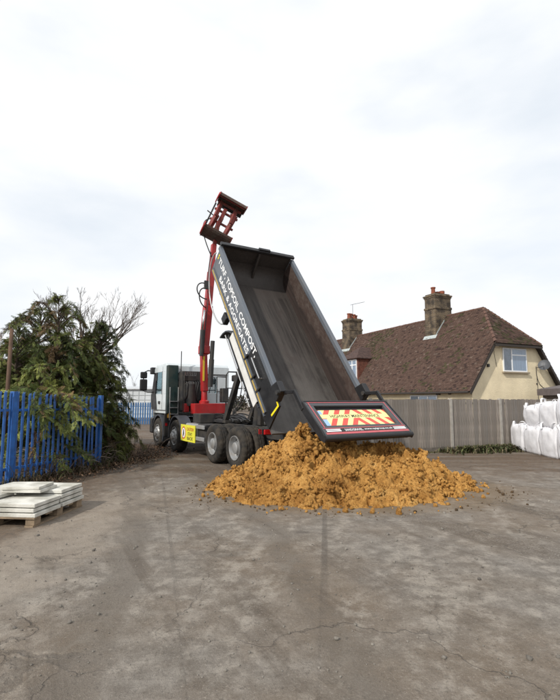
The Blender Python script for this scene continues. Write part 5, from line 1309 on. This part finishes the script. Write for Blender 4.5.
# ------------------------------------------------------------------ conifers
m_needle = mat('conifer_foliage', (0.05,0.07,0.02), rough=0.7, attr='tint', spec=0.25)
m_bark = mat('bark', (0.085,0.062,0.045), rough=0.95, var=0.4, vscale=8, bump=0.6, bscale=30)
m_twig = mat('bare_twig', (0.105,0.082,0.066), rough=0.9, var=0.4, vscale=3)
def frond_proto(seed):
    rg_ = np.random.default_rng(seed); V_, F_ = [], []
    def blade(a, b_, w_):
        a, b_ = np.array(a), np.array(b_); d_ = b_-a; n_ = np.array((-d_[1], d_[0], 0)); n_ = n_/ (np.linalg.norm(n_)+1e-9)*w_
        k_ = len(V_); m_ = a + d_*0.45
        V_.extend([a, m_+n_+np.array((0,0,0.01)), b_, m_-n_]); F_.append((k_,k_+1,k_+2,k_+3))
    nb = 8
    axis = lambda t: np.array((t, 0.04*math.sin(t*3+seed), -0.22*t*t))
    for i in range(4): blade(axis(i*0.25), axis(i*0.25+0.27), 0.018)
    for i in range(nb):
        t = 0.10+0.86*i/nb
        for sg_ in (1,-1):
            L_ = (0.46*(1-t*0.75))*rg_.uniform(0.75,1.15); an = R(42+rg_.uniform(-12,12)); a = axis(t)
            tip = a + np.array((math.cos(an)*L_, sg_*math.sin(an)*L_, -0.16*L_+rg_.uniform(-.04,.04)))
            blade(a, tip, 0.026)
            m_ = a+(tip-a)*0.45; an2 = R(18); l2 = L_*0.5
            blade(m_, m_+np.array((math.cos(an2)*l2, sg_*math.sin(an2)*l2, -0.1*l2)), 0.022)
            if i < 5:
                an3 = R(82); blade(m_, m_+np.array((math.cos(an3)*l2*.8, sg_*math.sin(an3)*l2*.8, -0.12*l2)), 0.020)
    return np.array(V_, dtype=np.float32), np.array(F_, dtype=np.int32)
FR = [frond_proto(i) for i in range(5)]
def conifer(name, base, H_, rad, limbs, seed, label, z0=0.15, sparse_top=0.7, extra=(), green=1.0, group='conifers behind the blue fence', fsize=0.20, cone=0.8):
    rg_ = np.random.default_rng(seed); root = empty(name, base); tag(root, label, 'tree', group)
    tr = MB(); lean = Vector((rg_.uniform(-.12,.12), rg_.uniform(-.12,.12), 0))
    tp = [Vector((0,0,0))+lean*(k_/8)**2+Vector((0,0,H_*0.97*k_/8)) for k_ in range(9)]
    tr.tube(tp, [0.085*(1-k_/8)+0.008 for k_ in range(9)], 8)
    VV, FF, CC, kk = [], [], [], 0
    specs = []
    for i in range(limbs):
        f_ = (i+rg_.random())/limbs; f_ = f_**0.9; z = z0*H_ + (1-z0)*H_*f_*0.985
        Lb = rad*((1-f_)**cone*0.95+0.10)*rg_.uniform(0.5,1.35)
        if f_ > 0.6 and rg_.random() > sparse_top: continue
        specs.append((z, rg_.uniform(0,2*math.pi), Lb, f_))
    specs += [(z, az, Lb, 0.3) for z, az, Lb in extra]
    for (z, az, Lb, f_) in specs:
        d_ = Vector((math.cos(az), math.sin(az), 0)); up0 = rg_.uniform(0.1,1.25) if f_ < 0.75 else rg_.uniform(0.7,2.0)
        c0 = lean*(z/H_)**2 + Vector((0,0,z))
        pts = []
        for k_ in range(7):
            t = k_/6; pts.append(c0 + d_*(Lb*t) + Vector((0,0,Lb*(up0*t - (up0*0.75+0.22)*t*t*t))))
        tr.tube(pts, [0.018*(1-t/6.5)*(0.5+Lb*0.5)+0.003 for t in range(7)], 5, cap=False)
        nf = max(9, int(Lb*52))
        hue = 0.5+0.9*noise.noise(c0+d_*Lb+Vector((seed*3.3,0,0))); brown = rg_.random() < 0.07
        for q in range(nf):
            t = 0.22+0.80*(q+rg_.random())/nf; t = min(t, 1.0)
            k_ = min(int(t*6), 5); p = pts[k_].lerp(pts[k_+1], t*6-k_); dd = (pts[min(k_+1,6)]-pts[k_]).normalized()
            side = 1 if q % 2 else -1; ang = side*R(rg_.uniform(15,70))*(1-0.6*(t>0.93))
            dr = (Matrix.Rotation(ang, 3, 'Z') @ dd) + Vector(rg_.normal(0,0.38,3)); dr.z -= rg_.uniform(-0.25,0.45); dr.normalize()
            lat = dr.cross(Vector((0,0,1))).normalized(); nn = lat.cross(dr)
            roll = rg_.normal(0,0.95); lat2 = lat*math.cos(roll)+nn*math.sin(roll); nn2 = dr.cross(lat2)*-1
            s_ = fsize*rg_.uniform(0.6,1.25)*(1.0 if f_ < 0.8 else 0.75)
            fv, fq = FR[rg_.integers(len(FR))]
            M3 = np.array([[dr.x,lat2.x,nn2.x],[dr.y,lat2.y,nn2.y],[dr.z,lat2.z,nn2.z]], dtype=np.float32)*s_
            VV.append(fv @ M3.T + np.array(p[:], dtype=np.float32)); FF.append(fq+kk); kk += len(fv)
            h_ = min(1,max(0,hue+rg_.normal(0,0.22)))
            col_ = np.array((0.046,0.068,0.022))*(1-h_) + np.array((0.15,0.165,0.042))*h_
            if brown or rg_.random() < 0.07: col_ = np.array((0.12,0.078,0.036))*rg_.uniform(0.6,1.2)
            CC.append(np.tile(col_*rg_.uniform(0.75,1.25)*green, (len(fv),1)))
    tr.build('trunk', m_bark, root, smooth=True)
    mesh_np('crown', np.concatenate(VV), np.concatenate(FF), m_needle, root, np.concatenate(CC))
    return root
def at(px, Y): return Vector(((px-280)/F_PX*Y, Y, 0))
conifer('conifer_tree', at(58,12.6), 4.6, 1.55, 215, 11, 'tallest feathery conifer rising behind the middle of the blue fence', z0=0.10, cone=0.7, sparse_top=0.5)
conifer('conifer_tree', at(96,13.6), 4.0, 1.08, 240, 23, 'dense dark conifer at the right-hand end of the blue fence', z0=0.03, cone=0.55, extra=[(0.9,R(-75),1.6),(0.6,R(-85),1.6),(1.1,R(-95),1.8),(0.5,R(-80),1.5),(1.2,R(-85),1.8),(0.8,R(-60),1.2)], green=0.85)
conifer('conifer_tree', at(14,11.8), 3.7, 1.45, 200, 37, 'drooping conifer behind the left end of the blue fence', z0=0.10, sparse_top=0.6, extra=[(1.9,R(-45),1.7),(1.6,R(-60),1.9),(2.0,R(-20),1.5)])
conifer('conifer_tree', at(34,14.8), 4.8, 1.7, 210, 41, 'wispy conifer standing furthest back behind the blue fence', z0=0.12, cone=0.65, sparse_top=0.5, green=0.9)
conifer('conifer_tree', Vector((-5.62,10.9,0)), 2.55, 0.95, 80, 53, 'young conifer pushing its branches through the blue fence', z0=0.12, cone=0.5, extra=[(1.55,R(-55),1.15),(1.45,R(-70),1.35),(1.25,R(-40),1.25),(1.75,R(-25),1.1),(1.35,R(-15),1.3),(1.7,R(-95),1.2),(1.0,R(-60),1.2),(0.9,R(-20),1.1),(1.5,R(-115),1.3),(1.15,R(-35),1.45),(1.6,R(-62),1.4),(1.3,R(-5),1.3),(1.2,R(-80),1.2)], green=1.5)
conifer('conifer_shrub', at(108,12.8), 1.5, 0.6, 80, 59, 'low dark evergreen shrub at the foot of the right-hand conifer', z0=0.02, cone=0.5, green=0.7, fsize=0.26, group=None)

# ------------------------------------------------------------------ bare trees
def bare_tree(name, base, H_, seed, label, forks, depth=5, r0=0.12, spread=0.55):
    rg_ = random.Random(seed); root = empty(name, base); tag(root, label, 'tree')
    tr, tw = MB(), MB()
    def grow(p, d_, L_, r_, lv):
        n_ = 5 if lv < 3 else 3; pts = [p]; q = p.copy(); dd = d_.copy()
        for i in range(n_):
            dd = (dd + Vector((rg_.uniform(-.2,.2), rg_.uniform(-.2,.2), rg_.uniform(-.03,.14)))).normalized(); q = q + dd*(L_/n_); pts.append(q)
        rr = [r_*(1-0.5*i/n_) for i in range(n_+1)]
        (tr if lv < 2 else tw).tube(pts, rr, 7 if lv < 2 else (4 if lv < 4 else 3), cap=False)
        if lv >= depth: return
        nb = rg_.choice((3,3,4)) if lv < 3 else rg_.choice((2,3,3))
        for i in range(nb):
            k_ = n_ if i == 0 else rg_.randint(max(1,n_//2), n_)
            ax = Vector((rg_.uniform(-1,1), rg_.uniform(-1,1), rg_.uniform(-.3,.5))); nd = (dd + ax*spread*(0.6 if i == 0 else 1.1)).normalized()
            grow(pts[k_], nd, L_*rg_.uniform(0.52,0.74), max(rr[k_]*rg_.uniform(0.60,0.82), 0.0055), lv+1)
    fork = Vector((0,0,H_*0.52))
    tr.tube([Vector((0,0,0)), fork*0.5+Vector((0.05,0,0)), fork], [r0, r0*0.85, r0*0.75], 9)
    for (dx, dz, L_, rr_) in forks:
        grow(fork + Vector((0,0,rg_.uniform(-.3,.1))), Vector((dx, rg_.uniform(-.3,.3), dz)).normalized(), L_, rr_, 1)
    tr.build('trunk', m_bark, root, smooth=True); tw.build('crown', m_twig, root, smooth=True)
    return root
bt_ = bare_tree('bare_tree', at(85,17.5), 5.9, 5, 'leafless tree with spreading bare branches above the conifers', [(0.80,0.68,1.45,0.085),(0.40,0.9,1.5,0.075),(-0.1,1.0,1.4,0.075),(-0.62,0.75,1.5,0.075),(0.98,0.36,1.0,0.06),(-0.9,0.4,1.1,0.05),(0.15,0.9,1.2,0.05)], depth=6, spread=0.5, r0=0.14)
bare_tree('bare_tree', at(36,16.0), 5.0, 9, 'thin leafless tree at the left behind the conifers', [(0.3,0.9,0.9,0.035),(-0.35,0.9,0.9,0.035),(0.7,0.6,0.8,0.03),(-0.7,0.6,0.7,0.03)], depth=5, r0=0.07)
bare_tree('bare_tree', at(135,60), 4.4, 15, 'small distant leafless tree above the white building', [(0.1,1,1.3,0.04),(0.25,0.95,0.9,0.03),(-0.2,0.95,0.9,0.03)], depth=4, r0=0.07, spread=0.35)
# ivy round the leafless trunk
rgi = np.random.default_rng(3); VV, FF, CC = [], [], []
for i in range(2600):
    z = rgi.uniform(1.2,4.3); t = rgi.uniform(0,6.28); r_ = abs(rgi.normal(0.25,0.16))*(1.2-0.12*z); p = np.array((r_*math.cos(t), r_*math.sin(t), z))
    a = rgi.normal(0,1,3); a /= np.linalg.norm(a); b_ = np.cross(a, rgi.normal(0,1,3)); b_ /= np.linalg.norm(b_); s_ = rgi.uniform(0.03,0.07); k_ = len(VV)
    VV += [p-a*s_, p+b_*s_*.8, p+a*s_, p-b_*s_*.8]; FF.append((k_,k_+1,k_+2,k_+3)); c_ = np.array((0.045,0.045,0.02)) if rgi.random() < .5 else np.array((0.085,0.06,0.035)); CC += [c_*rgi.uniform(.6,1.3)]*4
mesh_np('ivy', np.array(VV), np.array(FF), m_needle, bt_, np.array(CC))
# timber pole
po = MB().tube([(0,0,0),(0.02,0,3.35)], [0.05,0.042], 10).build('timber_pole', mat('pole_wood', (0.12,0.07,0.045), rough=0.9, var=0.4, vscale=4), None, smooth=True)
po.location = at(8,10.5); tag(po, 'brown timber pole standing among the conifers at the left edge', 'pole')

# ------------------------------------------------------------------ undergrowth, weeds, litter
def blades(n_, sampler, lo, hi, cols, seed, wid=0.012, droop=0.4):
    rg_ = np.random.default_rng(seed); VV, FF, CC = [], [], []
    for i in range(n_):
        x, y = sampler(rg_); h_ = rg_.uniform(lo, hi); az = rg_.uniform(0,6.28); ln = rg_.uniform(0.1,droop)*h_
        d_ = np.array((math.cos(az), math.sin(az), 0)); w_ = np.array((-d_[1], d_[0], 0))*wid*rg_.uniform(.6,1.5); b0_ = np.array((x,y,0.0)); k_ = len(VV)
        m_ = b0_+d_*ln*0.35+np.array((0,0,h_*0.65)); t_ = b0_+d_*ln+np.array((0,0,h_*rg_.uniform(.75,1.0)))
        VV += [b0_-w_, b0_+w_, m_+w_, m_-w_, t_+w_*.15, t_-w_*.15]; FF += [(k_,k_+1,k_+2,k_+3),(k_+3,k_+2,k_+4,k_+5)]
        c_ = np.array(cols[rg_.integers(len(cols))])*rg_.uniform(.6,1.3); CC += [c_]*6
    return np.array(VV), np.array(FF), np.array(CC)
# weeds along the timber fence
def weed_s(rg_):
    c_ = [0.9,1.5,1.9,2.5,3.0,3.5,4.0][rg_.choice(7,p=[.03,.10,.18,.27,.16,.2,.06])]; s_ = c_ + rg_.normal(0,0.16); o_ = abs(rg_.normal(0,0.30))+0.05
    p = fstart + fdir*s_ + fnorm*o_; return p.x, p.y
v_, f_, c_ = blades(4600, weed_s, 0.015, 0.24, [(0.07,0.085,0.03),(0.09,0.10,0.04),(0.05,0.06,0.025),(0.14,0.115,0.065),(0.10,0.08,0.05)], 5, 0.017, 2.2)
tag(mesh_np('weeds', v_, f_, m_needle, None, c_), 'green weeds growing along the foot of the timber fence', kind='stuff')
def low_s(rg_):
    s_ = rg_.uniform(-1.5,7.5); p = fstart+fdir*s_+fnorm*abs(rg_.normal(0,0.12)); return p.x, p.y
v_, f_, c_ = blades(1300, low_s, 0.015, 0.09, [(0.08,0.085,0.035),(0.14,0.115,0.065),(0.06,0.06,0.03)], 6, 0.010, 1.8)
tag(mesh_np('grass_fringe', v_, f_, m_needle, None, c_), 'thin grass fringe at the fence foot', kind='stuff')
# dead stems and brambles by the blue fence
def verge_s(rg_):
    s_ = rg_.uniform(-0.4,4.2); p = A+bd*s_; o_ = rg_.normal(0.10,0.28); return p.x+o_*bd.y+0.0, p.y-o_*bd.x
v_, f_, c_ = blades(1500, verge_s, 0.03, 0.26, [(0.10,0.075,0.045),(0.055,0.06,0.022),(0.14,0.10,0.055),(0.04,0.035,0.02)], 8, 0.008, 1.5)
tag(mesh_np('undergrowth', v_, f_, m_needle, None, c_), 'dead stems and undergrowth along the blue fence', kind='stuff')
rg_ = random.Random(4); st_ = MB()
for i in range(120):
    s_ = rg_.uniform(0.5,5.2); p = A+bd*s_+Vector((rg_.uniform(-.1,.65),rg_.uniform(-.3,.3),0)); q = p+Vector((rg_.uniform(-.3,.5),rg_.uniform(-.6,.3),rg_.uniform(0.2,0.75)))
    st_.tube(bez([p, p.lerp(q,.5)+Vector((0,0,.3)), q+Vector((rg_.uniform(-.2,.3),rg_.uniform(-.2,.2),-0.1))],5), [0.006]*3+[0.004]*3, 4, cap=False)
tag(st_.build('bramble_stems', m_twig, None), 'arching dry bramble stems at the foot of the blue fence', kind='stuff')
# leaf litter
rgl = np.random.default_rng(12); VV, FF, CC = [], [], []
for i in range(9000):
    if rgl.random() < 0.62:
        x, y = rgl.normal(-4.6,0.55), rgl.normal(14.6,1.3)
    else:
        s_ = rgl.uniform(0,5.5); p = A+bd*s_; x, y = p.x+abs(rgl.normal(0.1,0.45)), p.y+rgl.normal(0,.2)
    s_ = rgl.uniform(0.015,0.04); t = rgl.uniform(0,6.28); k_ = len(VV); z_ = 0.012+abs(rgl.normal(0,0.03))
    a = np.array((math.cos(t),math.sin(t),rgl.normal(0,.35)))*s_; b_ = np.array((-math.sin(t),math.cos(t),rgl.normal(0,.35)))*s_*.6; p = np.array((x,y,z_+s_*.3))
    VV += [p-a,p+b_,p+a,p-b_]; FF.append((k_,k_+1,k_+2,k_+3)); c_ = np.array([(0.16,0.085,0.045),(0.11,0.065,0.04),(0.20,0.125,0.075),(0.06,0.045,0.03)][rgl.integers(4)])*rgl.uniform(.7,1.2); CC += [c_]*4
tag(mesh_np('leaf_litter', np.array(VV), np.array(FF), m_needle, None, np.array(CC)), 'brown fallen leaves scattered on the dirt verge', kind='stuff')
# low dirt bank on the verge
nb_ = 60; Vb = np.zeros((nb_+1,nb_+1,3)); 
for j in range(nb_+1):
    for i in range(nb_+1):
        x = -7.2+3.6*i/nb_; y = 11.8+7.5*j/nb_; P_ = Vector((x,y,0)); e_ = max(0,1-((x+5.3)/1.25)**2-((y-15.2)/3.0)**2)
        Vb[j,i] = (x,y,-0.02+e_*(0.16+0.14*noise.noise(P_*1.6)+0.05*noise.noise(P_*6)))
ix = np.arange((nb_+1)**2).reshape(nb_+1,nb_+1); Fb = np.stack([ix[:-1,:-1],ix[:-1,1:],ix[1:,1:],ix[1:,:-1]],-1).reshape(-1,4)
bk = mesh_np('dirt_bank', Vb.reshape(-1,3), Fb, mat('bank_soil', (0.115,0.075,0.048), rough=0.95, var=0.5, vscale=4, bump=0.9, bscale=25, col2=(0.20,0.12,0.07)), None, smooth=True)
tag(bk, 'low brown dirt bank beside the conifers', kind='structure')
# gravel and grit over the yard
git = []
for i in range(900):
    y = 3.0+abs(RNG.normal(0,5.0)); x = RNG.uniform(-0.75,0.75)*y
    if y < 14 and heap_h(x,y) < -0.2: s_ = 0.0045*math.exp(abs(RNG.normal(0,0.6))); git.append(((x,y,s_*0.3), min(s_,0.018)))
vv, ff = scatter(git)
tag(mesh_np('loose_gravel', vv, ff, mat('gravel_stone', (0.24,0.22,0.19), rough=0.9, var=0.6, vscale=0.7, col2=(0.09,0.08,0.07)), None, smooth=True, nper=3), 'loose grit and small stones on the yard surface', kind='stuff')

# far hedge line closing the view
rgh = np.random.default_rng(21); VV, FF, CC = [], [], []
for i in range(9000):
    x = rgh.uniform(-34,12); top = 2.4+1.0*noise.noise(Vector((x*0.35,0,0)))+0.6*noise.noise(Vector((x*1.4,3,0))); z = rgh.uniform(0,1)**0.7*top; p = np.array((x, 70+rgh.normal(0,0.8), z))
    a = rgh.normal(0,1,3); a /= np.linalg.norm(a); b_ = np.cross(a, rgh.normal(0,1,3)); b_ /= np.linalg.norm(b_); s_ = rgh.uniform(0.10,0.28); k_ = len(VV)
    VV += [p-a*s_, p+b_*s_*.6, p+a*s_, p-b_*s_*.6]; FF.append((k_,k_+1,k_+2,k_+3)); c_ = np.array([(0.06,0.055,0.035),(0.085,0.065,0.05),(0.045,0.05,0.028)][rgh.integers(3)])*rgh.uniform(.7,1.3); CC += [c_]*4
tag(mesh_np('far_hedge', np.array(VV), np.array(FF), m_needle, None, np.array(CC)), 'distant brown hedge line beyond the white building', kind='stuff')
